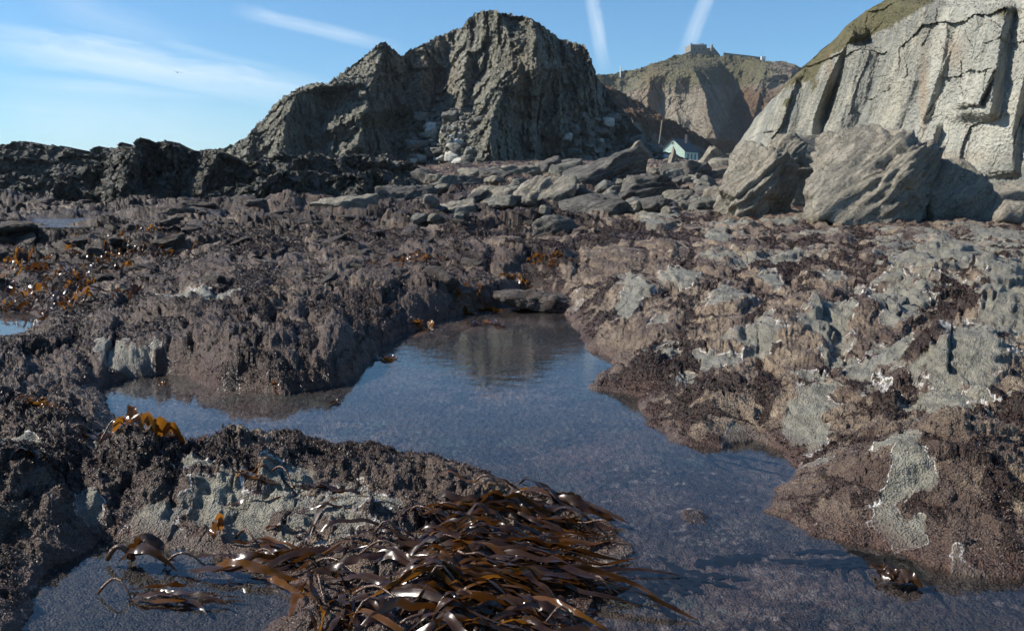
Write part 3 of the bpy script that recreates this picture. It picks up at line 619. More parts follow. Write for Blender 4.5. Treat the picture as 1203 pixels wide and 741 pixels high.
# ------------------------------------------------------------------ boulders
def ico(sub):
    import bmesh
    bm = bmesh.new(); bmesh.ops.create_icosphere(bm, subdivisions=sub, radius=1)
    V = np.array([v_.co[:] for v_ in bm.verts], f32); Fc = np.array([[v_.index for v_ in f_.verts] for f_ in bm.faces], np.int32); bm.free(); return V, Fc
ICO = {4: ico(4), 5: ico(5), 6: ico(6), 3: ico(3)}
def boulder_v(sub, seed, dims, planes=14, tilt=.6, strata=.05, rough=.05, yawd=0.0, top=None, fine=.02, cuts=()):
    V, Fc = ICO[sub]; r = np.random.default_rng(seed)
    N = r.normal(size=(planes, 3)); N /= np.linalg.norm(N, axis=1)[:, None]; Dp = r.uniform(.62, .98, planes)
    N = np.concatenate([N, np.eye(3), -np.eye(3)]); Dp = np.concatenate([Dp, np.full(6, .95)])
    for (n_, d_) in cuts:
        n_ = np.array(n_, float); N = np.concatenate([N, [n_ / np.linalg.norm(n_)]]); Dp = np.concatenate([Dp, [d_]])
    dn = V @ N.T; rad = np.where(dn > .05, Dp[None] / np.maximum(dn, .05), 9)
    k = 60.0; R = -np.log(np.exp(-k * np.minimum(rad, 2)).sum(1)) / k
    P = V * R[:, None] * np.array(dims)[None] * .5 * 1.06
    S = float(np.mean(dims)); ct, st = math.cos(tilt), math.sin(tilt)
    w = P[:, 2] * ct - P[:, 0] * st + .3 * P[:, 1]
    lay = w / S * 9 + 1.0 * fbm(P[:,0]/S*1.5, P[:,1]/S*1.5, P[:,2]/S*1.5, 3, seed)
    sw = lay - np.floor(lay); lc = cell(np.floor(lay), np.floor(lay) * 0, seed)
    strata = strata * (.45 + .9 * np.clip(fbm(P[:,0]/S*2, P[:,1]/S*2, w/S*2, 2, seed + 9) + .5, 0, 1.3))
    disp = strata * S * ((np.where(sw < .8, sw / .8, (1 - sw) / .2)) - .5 + (lc - .5) * 1.3)
    disp = disp + rough * S * fbm(P[:,0]/S*2.5, P[:,1]/S*2.5, P[:,2]/S*2.5, 4, seed + 2) + fine * S * ridged((P[:,0]*ct-P[:,2]*st)/S*4, P[:,1]/S*5, w/S*20, 3, seed + 5)
    P = P + V * disp[:, None]
    return P, Fc
BN = []
def boulder(name, label, cat, px, pyb, wpx, hpx, D, mat, sub=5, seed=1, depth=.8, group=None, sink=.12, **kw):
    X, Y, Z = at(px, pyb, D); w = wpx * D / F; h = hpx * D / F * (1 + sink)
    P, Fc = boulder_v(sub, seed, (w, w * depth, h), **kw)
    P = P - np.array([0, 0, P[:, 2].min()]); P[:, 2] -= h * sink
    o = mesh_np(name, P, Fc, M[mat]); o.location = (float(X), D, float(Z))
    return tag(o, label, cat, group)
def tl(px, py): return None
# big two at the right
boulder('boulder', 'tall wedge-shaped boulder with a black shaded flank beside the split boulder', 'boulder', 898, 262, 118, 88, 24, 'boulder', 6, 101, .9, None, .15, planes=9, tilt=.75, strata=.035, rough=.08, fine=.02,
        cuts=[((-.66,-.30,.60),.50), ((.30,-.1,.85),.70), ((.80,-.55,-.12),.30), ((-.1,-.9,-.05),.62)])
boulder('boulder', 'largest grooved and split grey boulder standing at the foot of the pale cliff', 'boulder', 1050, 276, 186, 110, 22, 'boulder', 6, 207, .75, None, .12, planes=7, tilt=.7, strata=.042, rough=.09, fine=.022,
        cuts=[((-.62,-.45,.62),.58), ((.0,-.25,.95),.80), ((.80,-.60,-.12),.34), ((.6,.1,.75),.74), ((-.3,-.9,.25),.66)])
boulder('boulder', 'low rounded boulder leaning on the right end of the split boulder', 'boulder', 1130, 275, 100, 78, 22.5, 'boulder', 5, 313, .8, None, .12, planes=5, tilt=.9, strata=.03, cuts=[((.6,-.7,.2),.6),((.75,-.2,.6),.62)])
boulder('boulder', 'flat-topped buff boulder behind the gap between the two big boulders', 'boulder', 965, 238, 104, 72, 29, 'boulder', 5, 117, .8, None, .1, planes=6, tilt=.2, strata=.03)
boulder('boulder', 'small cracked block perched above the wedge-shaped boulder', 'boulder', 925, 196, 50, 34, 27, 'boulder', 5, 119, .8, None, .05, planes=8, tilt=.8, strata=.05)
boulder('boulder', 'low grey shelf of rock at the cliff foot right of the split boulder', 'boulder', 1185, 268, 120, 50, 27, 'boulder', 5, 123, .8, None, .1, planes=6, tilt=.1, strata=.04)
boulder('boulder', 'pale rounded stone below the shelf at the right edge of the shore', 'boulder', 1190, 272, 52, 34, 21, 'boulder', 4, 124, .8, None, .1, planes=8, tilt=.1, strata=.02)
# mid-ground boulders
BL = [
 ('dark slanting boulder with a sharp crest in front of the hut', 712, 226, 100, 50, 42, 'boulder_dark', 131, dict(cuts=[((-.5,-.2,.8),.45),((.6,-.75,.1),.45)], tilt=.8)),
 ('large pale sloping boulder left of the dark slanting boulder', 635, 255, 78, 46, 33, 'boulder', 132, dict(tilt=1.0, cuts=[((-.3,-.5,.8),.6)])),
 ('broad layered slab with a shadowed front below the dark slanting boulder', 700, 274, 92, 50, 26, 'boulder_dark', 133, dict(tilt=.3, cuts=[((-.2,-.3,.95),.6)])),
 ('flat dark slab behind the broad layered slab', 760, 242, 86, 30, 31, 'boulder_dark', 134, dict(tilt=.1)),
 ('low flat boulder right of the broad layered slab', 768, 268, 76, 34, 27, 'boulder_dark', 135, dict(tilt=.15, cuts=[((0,-.3,.95),.7)])),
 ('blunt grey block at the right end of the flat slabs', 800, 258, 42, 32, 29, 'boulder', 136, dict(tilt=.5)),
 ('smooth pale boulder left of centre among the brown rocks', 535, 258, 44, 24, 30, 'boulder', 137, dict(tilt=.4, cuts=[((-.2,-.3,.9),.6)])),
 ('pale slab leaning toward the water behind the smooth pale boulder', 578, 252, 62, 32, 36, 'boulder', 138, dict(tilt=.9)),
 ('dark humped boulder over the head of the pool channel', 655, 292, 56, 36, 21, 'boulder_dark', 139, dict(tilt=.3)),
 ('long pale slab lying alone in front of the dark ridge', 402, 252, 74, 20, 34, 'boulder', 140, dict(tilt=.1, planes=5)),
 ('slender standing pinnacle of rock in front of the hut', 791, 206, 22, 36, 70, 'boulder', 141, dict(tilt=1.2, cuts=[((-.8,0,.35),.4),((.8,0,.35),.4)])),
 ('horn-topped rugged boulder right of the hut', 835, 208, 38, 42, 66, 'boulder', 142, dict(tilt=.9, cuts=[((-.7,0,.6),.45),((.6,0,.7),.5)])),
 ('pale pyramid-shaped stone on the scree left of the hut', 749, 190, 30, 30, 85, 'boulder', 143, dict(tilt=.3, cuts=[((-.6,0,.7),.45),((.6,0,.7),.45)])),
 ('pale smooth boulder between the horned boulder and the wedge-shaped boulder', 842, 224, 48, 28, 45, 'boulder', 144, dict(tilt=.4, cuts=[((-.3,0,.9),.6)])),
 ('buff boulder in the rubble just left of the wedge-shaped boulder', 846, 250, 50, 30, 33, 'boulder', 145, dict(tilt=.8)),
 ('brown lumpy boulder in front of the standing pinnacle', 810, 228, 62, 34, 44, 'boulder_dark', 146, dict(tilt=.5)),
 ('rounded grey stone left of the buff boulder', 822, 240, 30, 20, 36, 'rubble', 147, dict(tilt=.2)),
 ('dark boulder under the scree at the centre of the shore', 585, 222, 60, 22, 52, 'boulder_dark', 148, dict(tilt=.4)),
 ('square pale block behind the large sloping boulder', 610, 222, 60, 24, 55, 'boulder', 149, dict(tilt=.2)),
 ('low cracked boulder left of the pale slab and behind brown weed', 480, 250, 66, 28, 38, 'boulder_dark', 150, dict(tilt=.5)),
 ('wide brown boulder in front of the scree fan', 540, 232, 70, 24, 46, 'boulder_dark', 151, dict(tilt=.2)),
 ('narrow ledge of rock dipping into the top end of the pool', 630, 362, 92, 16, 12.6, 'weedy', 152, dict(tilt=.3, strata=.02, rough=.1, cuts=[((0,-.2,.95),.6)])),
]
for (lab, px, pyb, w, h, D, mt, sd, kw) in BL:
    k = dict(planes=9, tilt=.5, strata=.04, rough=.06); k.update(kw)
    boulder('boulder', lab, 'boulder', px, pyb, w, h, D, mt, 5, sd, .85, None, .2, **k)

# repeats: rubble, scree, white blocks
def protos(n, sub, mat, seed, **kw):
    r = []
    for i in range(n):
        P, Fc = boulder_v(sub, seed + i, (1, random.uniform(.6, 1), random.uniform(.45, .8)), planes=9, tilt=random.uniform(0, 1), strata=.05, rough=.05, **kw)
        me_o = mesh_np('stone', P, Fc, M[mat]); me = me_o.data; bpy.data.objects.remove(me_o); r.append(me)
    return r
PR = {'rubble': protos(7, 4, 'rubble', 500), 'boulder': protos(6, 4, 'boulder', 520), 'white': protos(5, 3, 'white', 540), 'boulder_dark': protos(5, 4, 'boulder_dark', 560), 'weedy': protos(6, 4, 'weedy', 580)}
def put(name, me, loc, s, label, cat, group, flat=1.0):
    o = bpy.data.objects.new(name, me); link(o); o.location = loc; o.scale = (s, s, s * flat)
    o.rotation_euler = (random.uniform(-.35, .35), random.uniform(-.35, .35), random.uniform(0, 6.28)); tag(o, label, cat, group); return o
def surf(G, px, py):   # point on a massif front under a picture position
    pxs, X, Y, Z, nv = G; j = int(np.clip(np.searchsorted(pxs, px), 0, len(pxs) - 1)); _, q = proj(X[:nv, j], Y[:nv, j], Z[:nv, j])
    i = int(np.argmin(np.abs(q - py))); return float(X[i, j]), float(Y[i, j]), float(Z[i, j])
for i in range(95):
    px = random.uniform(-40, 560); py = random.uniform(236, 330); x, y, z = hit(px, py)
    if min(abs((x - FARP[2][0])), 9) < 3.2 and abs(y - 34) < 7: continue
    s = random.uniform(14, 44) * y / F
    put('weedy_boulder', random.choice(PR['weedy']), (x, y, z - s * .10), s, 'low dark weed-covered boulder lying on the brown shore left of the channel', 'boulder', 'dark weedy boulders of the left shore', random.uniform(.35, .65))
for i in range(120):          # boulder field between shore and scree
    px = random.uniform(490, 870); py = random.uniform(196, 250) + (12 if px < 560 else 0); x, y, z = hit(px, py)
    s = random.uniform(9, 30) * y / F; mt = random.choice(['rubble', 'boulder', 'boulder_dark', 'rubble'])
    put('rubble_boulder', random.choice(PR[mt]), (x, y, z + s * .12), s, 'one of the many grey boulders of the jumbled field between hut, scree and pool', 'boulder', 'boulders of the jumbled field behind the shore', random.uniform(.7, 1.1))
for i in range(120):
    t_ = random.random(); px = 524 + random.gauss(0, 15 + 12 * t_) - 8 * t_; py = 138 + 62 * t_ + random.gauss(0, 6); px = min(max(px, 486), 562)
    x, y, z = surf(SG, px, py); big = random.random() < .4; s = random.uniform(4, 10 if not big else 20) * y / F
    wh = random.random() < .5 and py > 148
    put('rockfall_block', random.choice(PR['white' if wh and random.random() < .92 else 'rubble']), (x, y - s * .25, z + s * .1), s, 'angular block of the pale rockfall in the gully of the stack' , 'rock', 'blocks of the pale rockfall in the gully')
for i in range(150):
    px = random.uniform(655, 805); py = 215 - random.random() * (215 - np.interp(px, [655, 700, 760, 800], [150, 120, 165, 190])); x, y, z = surf(SG, px, py)
    s = random.uniform(4, 13) * y / F * (1.5 if random.random() < .15 else 1); wh = random.random() < .1
    put('scree_stone', random.choice(PR['white' if wh else 'rubble']), (x, y - s * .2, z + s * .05), s, 'loose stone on the scree slope below the right shoulder of the stack', 'rock', 'stones of the scree slope on the right')
for i in range(26):
    px = random.uniform(780, 875); py = random.uniform(205, 262); x, y, z = hit(px, py)
    s = random.uniform(7, 20) * y / F
    put('beach_stone', random.choice(PR['boulder']), (x, y, z + s * .1), s, 'small pale stone in the rubble beside the wedge-shaped boulder', 'rock', 'pale stones beside the wedge-shaped boulder')

# ------------------------------------------------------------------ buildings
M['stone'] = plain('castle_stone', (.26, .235, .185), .9, .35, 1.2); M['slate'] = plain('slate_roof', (.07, .072, .08), .6, .3, 3)
M['green'] = plain('pale_green_boards', (.56, .70, .58), .6, .12, 2); M['dark'] = plain('dark_opening', (.02, .022, .025), .3); M['wood'] = plain('weathered_timber', (.20, .17, .13), .8, .3, 6)
M['trim'] = plain('white_trim', (.7, .72, .68), .6)
# hut
hx, hy, hz = at(803, 194, 182); k = 182 / F
hut = empty('hut', (float(hx) - 2.2, 182, float(hz)), 'pale green boarded hut with grey gable roof below the brown hillside', 'hut', None, math.radians(-36))
w, L, e, rd = 31 * k, 36 * k, 16 * k, 30 * k     # gable width, length, eaves, ridge
m = MB(); m.prism([(-w/2, -5), (w/2, -5), (w/2, e), (0, rd - .15), (-w/2, e)], 0, L); wall = m.build('wall', M['green'], hut)
for zz in np.arange(.2, rd - .4, .28):   # lapped boards on the gable
    hw = w/2 if zz < e else w/2 * (rd - .2 - zz) / (rd - .15 - e)
    if hw > .2: MB.box(bd := MB(), -hw, hw, -.03, -.004, zz, zz + .05); 
bd = MB()
for zz in np.arange(.2, rd - .5, .28):
    hw = w/2 - .02 if zz < e - .1 else (w/2) * (rd - .25 - zz) / (rd - .15 - e)
    if hw > .15: bd.box(-hw, hw, -.035, -.004, zz, zz + .06)
bd.build('cladding_board', M['trim'] if False else M['green'], wall)
th = .12; ov = .25
m = MB(); m.prism([(-w/2 - ov, e - .22), (0, rd), (0, rd + th), (-w/2 - ov, e - .22 + th)], -.25, L + .25); m.build('roof', M['slate'], hut)
m = MB(); m.prism([(0.003, rd), (w/2 + ov, e - .22), (w/2 + ov, e - .22 + th), (0.003, rd + th)], -.25, L + .25); m.build('roof', M['slate'], hut)
for (x0, z0, s) in ((0, rd - 1.0, .32), (-w * .32, e * .35, .34)):
    wn = MB().box(x0 - s/2, x0 + s/2, -.06, -.04, z0, z0 + s).build('window', M['dark'], hut); f_ = MB()
    f_.box(x0 - s/2 - .06, x0 + s/2 + .06, -.10, -.062, z0 - .07, z0 - .002).box(x0 - s/2 - .06, x0 + s/2 + .06, -.10, -.062, z0 + s + .002, z0 + s + .07); f_.build('frame', M['trim'], wn)
for yy in (1.0, 2.6, 4.2):
    wn = MB().box(w/2 + .02, w/2 + .05, yy, yy + .7, e * .35, e * .8).build('window', M['dark'], hut); MB().box(w/2 + .02, w/2 + .09, yy - .07, yy - .004, e * .3, e * .85).build('frame', M['trim'], wn)
MB().box(-w/2 - .09, -w/2 - .012, -.1, .02, -1, e).build('corner_trim', M['trim'], wall)
MB().box(-w/2 - 1.0, -w/2 - .1, .6, 2.4, -1, e * .55).build('porch', M['green'], hut)
MB().box(w * .18, w * .18 + .5, L * .55, L * .55 + .5, rd - .8, rd + .9).build('chimney', M['slate'], hut)
# mast
mx_, my_, mz_ = at(773, 196, 176); pole = empty('utility_pole', (float(mx_), 176, float(mz_)), 'thin timber pole with crossarm standing left of the hut', 'pole')
k = 176 / F; MB().tube([(0,0,-5), (.1,0,22*k), (.6,0,53*k)], [.2,.17,.12], 10).build('mast', M['wood'], pole, True)
MB().box(-.6, .9, -.14, -.03, 23*k, 23*k + .14).build('crossarm', M['wood'], pole)
for x in (-.34, .52): MB().tube([(x, -.06, 23*k + .14), (x, -.06, 23*k + .34)], [.05, .04], 8).build('insulator', M['trim'], pole)
# castle
D = 487; k = D / F
cx_, cy_, cz_ = at(828, 67, D)
cas = empty('castle', (float(cx_), D, float(cz_)), 'ruin-like grey stone castle on the skyline of the far headland', 'castle', None, math.radians(8))
def U_(v_): return v_ * k
MB().box(U_(-17), U_(2), 0, 9, -4, U_(13)).build('keep_wall', M['stone'], cas)
cr = MB()
for i in range(7): cr.box(U_(-17 + i*2.8), U_(-17 + i*2.8 + 1.6), .0, .8, U_(13), U_(14 if i not in (0, 4, 5) else 14.8))
cr.build('battlement', M['stone'], cas)
MB().box(U_(2), U_(9), 3.5, 12, -4, U_(11)).build('wall', M['stone'], cas)
MB().prism([(U_(9), -4), (U_(20), -4), (U_(20), U_(3)), (U_(18), U_(5)), (U_(12), U_(11.5)), (U_(9), U_(11.5))], 2, 11).build('gable_wall', M['stone'], cas)
MB().box(U_(11), U_(12.6), 4, 6, U_(11.4), U_(15)).build('chimney', M['stone'], cas)
MB().box(U_(4), U_(5.2), 5, 7, U_(11), U_(13)).build('chimney', M['stone'], cas)
MB().prism([(U_(-30), -4), (U_(-17.1), -4), (U_(-17.1), U_(6)), (U_(-19), U_(5)), (U_(-30), U_(.5))], -1.5, -.5).build('outer_wall', M['stone'], cas)
for (x, z) in ((-13, 7), (-7, 7), (-2, 7.5), (-10, 3.2), (-4, 3)): MB().box(U_(x), U_(x) + .5, -.05, -.01, U_(z), U_(z) + .9).build('window', M['dark'], cas)
for (x, z) in ((12, 6), (15, 4)): MB().box(U_(x), U_(x) + .5, 1.93, 1.98, U_(z), U_(z) + .8).build('window', M['dark'], cas)
# boundary wall and ruined lookout on the ridge
wl = MB(); pts = [at(x, y, 486) for x, y in ((850,65),(862,66.5),(880,68.5),(895,70.5))]
for a, b in zip(pts[:-1], pts[1:]):
    b0 = len(wl.v); 
    for (p_, dz) in ((a, -5), (b, -5), (b, 1.3), (a, 1.3)): wl.v.append((float(p_[0]), 486, float(p_[2]) + dz))
    for (p_, dz) in ((a, -5), (b, -5), (b, 1.3), (a, 1.3)): wl.v.append((float(p_[0]), 487, float(p_[2]) + dz))
    wl.f += [tuple(b0 + i for i in q) for q in ((0,1,2,3),(7,6,5,4),(3,2,6,7),(1,0,4,5),(0,3,7,4),(2,1,5,6))]
tag(wl.build('stone_wall', M['stone']), 'long dark stone wall along the skyline right of the castle', 'wall')
tx, ty, tz = at(897, 74, 482); tw = empty('lookout_ruin', (float(tx), 482, float(tz)), 'small pale ruined tower at the right end of the skyline wall', 'ruin')
MB().box(-1.1, 1.0, 0, 2, -3, 3.2).build('wall', M['trim'], tw); MB().box(-.1, .5, -.04, -.005, .4, 1.6).build('doorway', M['dark'], tw)
# fence post like marker near the saddle
px_, py_, pz_ = at(717, 97, 215)
tag(MB().tube([(0,0,-1),(0,0,1.1)], [.14,.12], 8).build('marker_post', M['trim']), 'tiny white post on the skyline of the brown slope', 'post').location = (float(px_), 195, float(pz_) - .2)

# gull
M['gull'] = plain('gull_feathers', (.30, .31, .33), .8); gx_, gy_, gz_ = at(208.5, 85.5, 120)
gb = MB().tube([(-.30,0,0),(-.22,0,.02),(-.05,0,.02),(.12,0,.03),(.22,0,.06),(.27,0,.06),(.33,0,.04)], [.02,.05,.075,.07,.045,.045,.008], 10).build('gull', M['gull'], None, True)
tag(gb, 'small gull gliding in the sky left of the stack', 'bird'); gb.location = (float(gx_), 120, float(gz_)); gb.rotation_euler = (.15, 0, 2.2)
for s in (-1, 1):
    m = MB(); st = [(0,.07,.02,.10),(.3,.16,.14,.10),(.62,.10,.10,.03)]
    for (yy, zz, ch, of) in ((.04,.03,.13,.03),(.28,.15,.13,.06),(.50,.13,.09,.02),(.68,.06,.02,-.08)):
        m.v += [(of + ch/2, s*yy, zz), (of, s*yy, zz + .018), (of - ch/2, s*yy, zz - .004), (of, s*yy, zz - .01)]
    for i in range(3):
        for q in range(4): m.f.append((4*i+q, 4*i+(q+1)%4, 4*i+4+(q+1)%4, 4*i+4+q))
    m.f += [(0,1,2,3), (12,13,14,15)]; m.build('wing', M['gull'], gb, True)

# ------------------------------------------------------------------ kelp
t = NT('kelp_frond'); M['kelp'] = t.m; v = t.coord(); nn = t.noise(v, 14, 4, .6)
p_ = t.n('ShaderNodeBsdfPrincipled'); t.l(t.mix(t.ramp(nn, [(.3, 0.0), (.7, 1.0)]), (.016, .007, .004), (.050, .022, .007)), p_.inputs['Base Color'])
p_.inputs['Roughness'].default_value = .27; p_.inputs['Specular IOR Level'].default_value = .5; t.l(t.bump(t.noise(v, 30, 3, .6), .12, .006), p_.inputs['Normal'])
tl_ = t.n('ShaderNodeBsdfTranslucent'); tl_.inputs[0].default_value = (.20, .07, .012, 1); ms = t.n('ShaderNodeMixShader'); ms.inputs[0].default_value = .16
t.l(p_.outputs[0], ms.inputs[1]); t.l(tl_.outputs[0], ms.inputs[2]); t.l(ms.outputs[0], t.out.inputs[0])
t = NT('kelp_orange'); M['kelp_o'] = t.m
p_ = t.n('ShaderNodeBsdfPrincipled'); p_.inputs['Base Color'].default_value = (.11, .045, .010, 1); p_.inputs['Roughness'].default_value = .22
tl_ = t.n('ShaderNodeBsdfTranslucent'); tl_.inputs[0].default_value = (.38, .15, .016, 1); ms = t.n('ShaderNodeMixShader'); ms.inputs[0].default_value = .35
t.l(p_.outputs[0], ms.inputs[1]); t.l(tl_.outputs[0], ms.inputs[2]); t.l(ms.outputs[0], t.out.inputs[0])
M['stipe'] = plain('kelp_stipe', (.13, .065, .035), .25, .4, 20, .6)

def ribbon(path, wid, tw=None, ruf=.25, seed=0, na=5):
    P = np.array(path); n = len(P); T = np.gradient(P, axis=0); T /= np.linalg.norm(T, axis=1)[:, None] + 1e-9
    up = np.array([0, 0, 1.0]); S = np.cross(T, up); S /= np.linalg.norm(S, axis=1)[:, None] + 1e-6; N = np.cross(S, T)
    r = np.random.default_rng(seed); ph = r.uniform(0, 6.28, 3); tw = np.zeros(n) if tw is None else tw
    V = []
    for i in range(n):
        a = tw[i]; s_ = S[i] * math.cos(a) + N[i] * math.sin(a); m_ = -S[i] * math.sin(a) + N[i] * math.cos(a)
        for k in range(na):
            q = k / (na - 1) * 2 - 1; z = ruf * wid[i] * (abs(q) ** 2 * math.sin(i * 1.15 + ph[0] + (2.2 if q < 0 else 0)) + .35 * math.cos(q * 2.5 + ph[1]))
            V.append(P[i] + s_ * q * wid[i] / 2 + m_ * z)
    return np.array(V), grid_faces(n, na)
def drape(x, y, hd, L, n, lift, seed, wander=.35, under=None, arch=0.0, sink=.0):
    r = np.random.default_rng(seed); pts = []; st = L / n; bias = r.normal(0, wander) ; ph = r.uniform(0, 6.28); nw = 0
    for i in range(n + 1):
        f_ = i / n; nw = nw * .6 + r.normal(0, wander) * .5; h_ = hd + bias * (f_ - .3) * 2 + .5 * wander * math.sin(ph + f_ * 5) + nw * .3
        x += math.cos(h_) * st; y += math.sin(h_) * st
        g = float(gz(x, max(y, 1.5)))
        z = max(g, 0.0) + lift * (.55 + .45 * math.sin(ph + i * .9)) + arch * math.sin(math.pi * min(f_ * 1.3, 1)) if under is None else min(max(g + .008, -under * (.6 + .4 * math.sin(ph + f_ * 4))), -.012)
        if under is not None and g > -.012 and i > 2: break
        if under is None and g < 0: z = .006 + lift * .25 * (1 - f_) + arch * math.sin(math.pi * f_)
        pts.append((x, y, z))
    P = np.array(pts)
    if len(P) < n + 1:
        q = np.linspace(0, len(P) - 1, n + 1); P = np.stack([np.interp(q, np.arange(len(P)), P[:, a]) for a in range(3)], 1)
    k = np.array([.25, .5, .25])
    for _ in range(2):
        for a in range(3): P[1:-1, a] = np.convolve(P[:, a], k, 'same')[1:-1]
    return P
KS = [0]
def kelp(px, py, heading, label, n=7, L=.6, wid=.03, lift=.05, spread=.5, group=None, mat='kelp', stipe=True, arch=.0, under=None, jit=.05, cat='kelp', twist=.4, ruf=.11, z0=0.0, wander=.27):
    x, y, g = hit(px, py)
    if under: x, y = [float(q) for q in onz(px, py, -under)]
    g = float(gz(x, y)); base = np.array([x, y, max(g, -.3 if under else 0)])
    KS[0] += 1; r = np.random.default_rng(KS[0] * 91)
    root = empty('kelp', tuple(base), label, cat, group)
    if stipe:
        P = drape(x - math.cos(heading) * L * .35, y - math.sin(heading) * L * .35, heading, L * .4, 8, lift * .8, KS[0], .3, under, arch=.07 if not under else 0) - base
        MB().tube([tuple(q) for q in P], [.0065 - .003 * i / 8 for i in range(9)] if wid < .06 else [.012] * 9, 7).build('stipe', M['stipe'], root, True)
    for i in range(n):
        h_ = heading + r.normal(0, spread); l_ = L * r.uniform(.55, 1.15); m_ = 22
        P = drape(x + r.normal(0, jit), y + r.normal(0, jit), h_, l_, m_, lift * r.uniform(.2, 1.3) + z0, KS[0] * 50 + i, wander, under, arch * r.uniform(.3, 1.2)) - base
        f_ = np.linspace(0, 1, m_ + 1); w_ = wid * r.uniform(.35, 1.25) * np.clip(.25 + f_ * 5, 0, 1) * (1 - f_ ** 3.5) ** .8 + .002
        tw = r.uniform(-twist, twist) + np.cumsum(r.normal(0, .22, m_ + 1)) * (twist > .3)
        V, Q = ribbon(P, w_, tw, ruf, KS[0] * 7 + i); mesh_np('frond', V, Q, M['kelp_o' if (mat == 'kelp' and i % 7 == 3) else mat], True, None, root)
    return root
# the heap over the right end and front of the central outcrop
A0, A1 = 0.0, math.pi
heap = [
 (590,585, 2.7-2.9, 'fan of kelp with pale glossy highlights at the top of the big kelp heap', 9,.45,.035,.05),
 (690,622,2.75, 'kelp draped over the right crest of the central outcrop', 9,.5,.04,.04),
 (545,608,-.1, 'dark kelp lying across the upper left of the big heap', 8,.5,.028,.05),
 (600,640,-.1, 'kelp with long straight fronds sweeping right through the middle of the heap', 11,.75,.030,.07),
 (530,660,-.05,'kelp with pale curved stipes at the left side of the big heap', 10,.7,.026,.06),
 (640,670,-.15,'kelp trailing into the pool at the right tip of the heap', 10,.55,.030,.05),
 (480,645, .15,'kelp with thin arched stipes below the pale ledge of the outcrop', 7,.55,.022,.07),
 (600,700, .1, 'kelp hanging off the lower right edge of the heap into dark water', 10,.5,.03,.05),
 (520,705,-.3, 'coiling kelp at the bottom middle of the photo', 9,.6,.03,.06),
 (420,680,-.2, 'wide glossy kelp sheets over the pink rock at bottom left of the heap', 9,.6,.034,.04),
 (380,700,-1.2,'silvery kelp strap bunch hanging down over pink coralline rock', 8,.35,.032,.03),
 (460,725, .3, 'kelp tangle at the bottom edge under the glossy sheets', 9,.5,.03,.05),
 (640,730, 2.9,'kelp curling at the lower right foot of the heap', 8,.4,.034,.05),
 (560,735, .6, 'dark kelp bunch rising from the bottom edge below the heap', 8,.4,.03,.06),
 (330,665,-.2, 'kelp with looped stipes left of the heap beside the lower pool', 7,.45,.03,.05),
 (300,640,-.4, 'small dark kelp under the left end of the outcrop', 5,.3,.03,.04),
 (690,690,2.6, 'kelp tips floating at the outermost right end of the heap', 7,.35,.028,.03),
 (570,620,-.35,'brown kelp straps in the dark hollow at the heap centre', 9,.5,.03,.08)]
for hi_, (px, py, hd, lab, n, L, w_, lf) in enumerate(heap):
    if abs(hd) < 1 and px > 500 and hi_ > 2: px -= 55
    L = L * (.8 if px > 430 else 1)
    kelp(px, py, hd, lab, int(n * 1.6), L * 1.25, w_ * 1.0, lf * .5, .34, 'kelp plants of the big heap', arch=.05, jit=.13)
# amber kelp lying in the left end of the main pool
kelp(118, 520, .25, 'amber and brown kelp fanning into the left end of the main pool', 12, .5, .045, .05, .45, None, 'kelp', arch=.05, jit=.08)
kelp(140, 505, .5, 'amber kelp blades standing up at the left end of the main pool', 7, .34, .05, .06, .5, None, 'kelp_o', arch=.05, jit=.06)
kelp(150, 660, .1, 'broad brown kelp blade arching out of the lower left pool', 3, .28, .075, .05, .4, None, 'kelp', arch=.08, jit=.03)
kelp(150, 700, .0, 'thin kelp floating flat in the lower left pool', 5, .4, .035, .01, .3, None, 'kelp', arch=.02, jit=.08)
kelp(230, 668, -.1, 'kelp floating below the white ledge in the lower left pool', 6, .45, .035, .02, .3, None, 'kelp', arch=.04, jit=.1)
kelp(252, 640, 1.3, 'single amber blade standing up at the foot of the outcrop', 2, .16, .035, .04, .3, None, 'kelp_o', stipe=False, arch=.08, jit=.01)
kelp(275, 560, .0, 'amber kelp scrap lying across the top of the central outcrop', 4, .3, .045, .02, .3, None, 'kelp_o', jit=.03, twist=.3)
kelp(345, 572, -.3, 'dark red-brown kelp strap on the outcrop between two pale ledges', 3, .4, .04, .015, .2, None, 'kelp', jit=.03, twist=.2)
kelp(10, 545, .9, 'silvery wet kelp strap on the rock at the left edge', 2, .35, .05, .02, .1, None, 'kelp', stipe=False, jit=.01, twist=.1)
kelp(30, 470, .2, 'shiny kelp clump with amber tips on the left rock', 6, .28, .04, .03, .5, None, 'kelp_o', jit=.05)
kelp(186, 452, 1.2, 'tiny orange kelp tip standing on a pale float in the pool', 2, .09, .035, .02, .5, None, 'kelp_o', stipe=False, jit=.01)
kelp(440, 420, -.9, 'kelp blades drooping over the dark overhang beside the pool', 5, .24, .06, .03, .5, None, 'kelp', stipe=False, jit=.06)
kelp(385, 473, .0, 'little dark kelp piece floating in the pool below the overhang', 2, .12, .05, .01, .3, None, 'kelp', stipe=False, jit=.02)
kelp(318, 445, -1.2, 'pale-tipped kelp hanging at the waterline under the overhang', 2, .1, .04, .02, .5, None, 'kelp_o', stipe=False, jit=.03)
kelp(492, 378, -1.5, 'amber kelp blade at the upper left shore of the pool', 4, .3, .10, .04, .5, None, 'kelp_o', stipe=False, jit=.08)
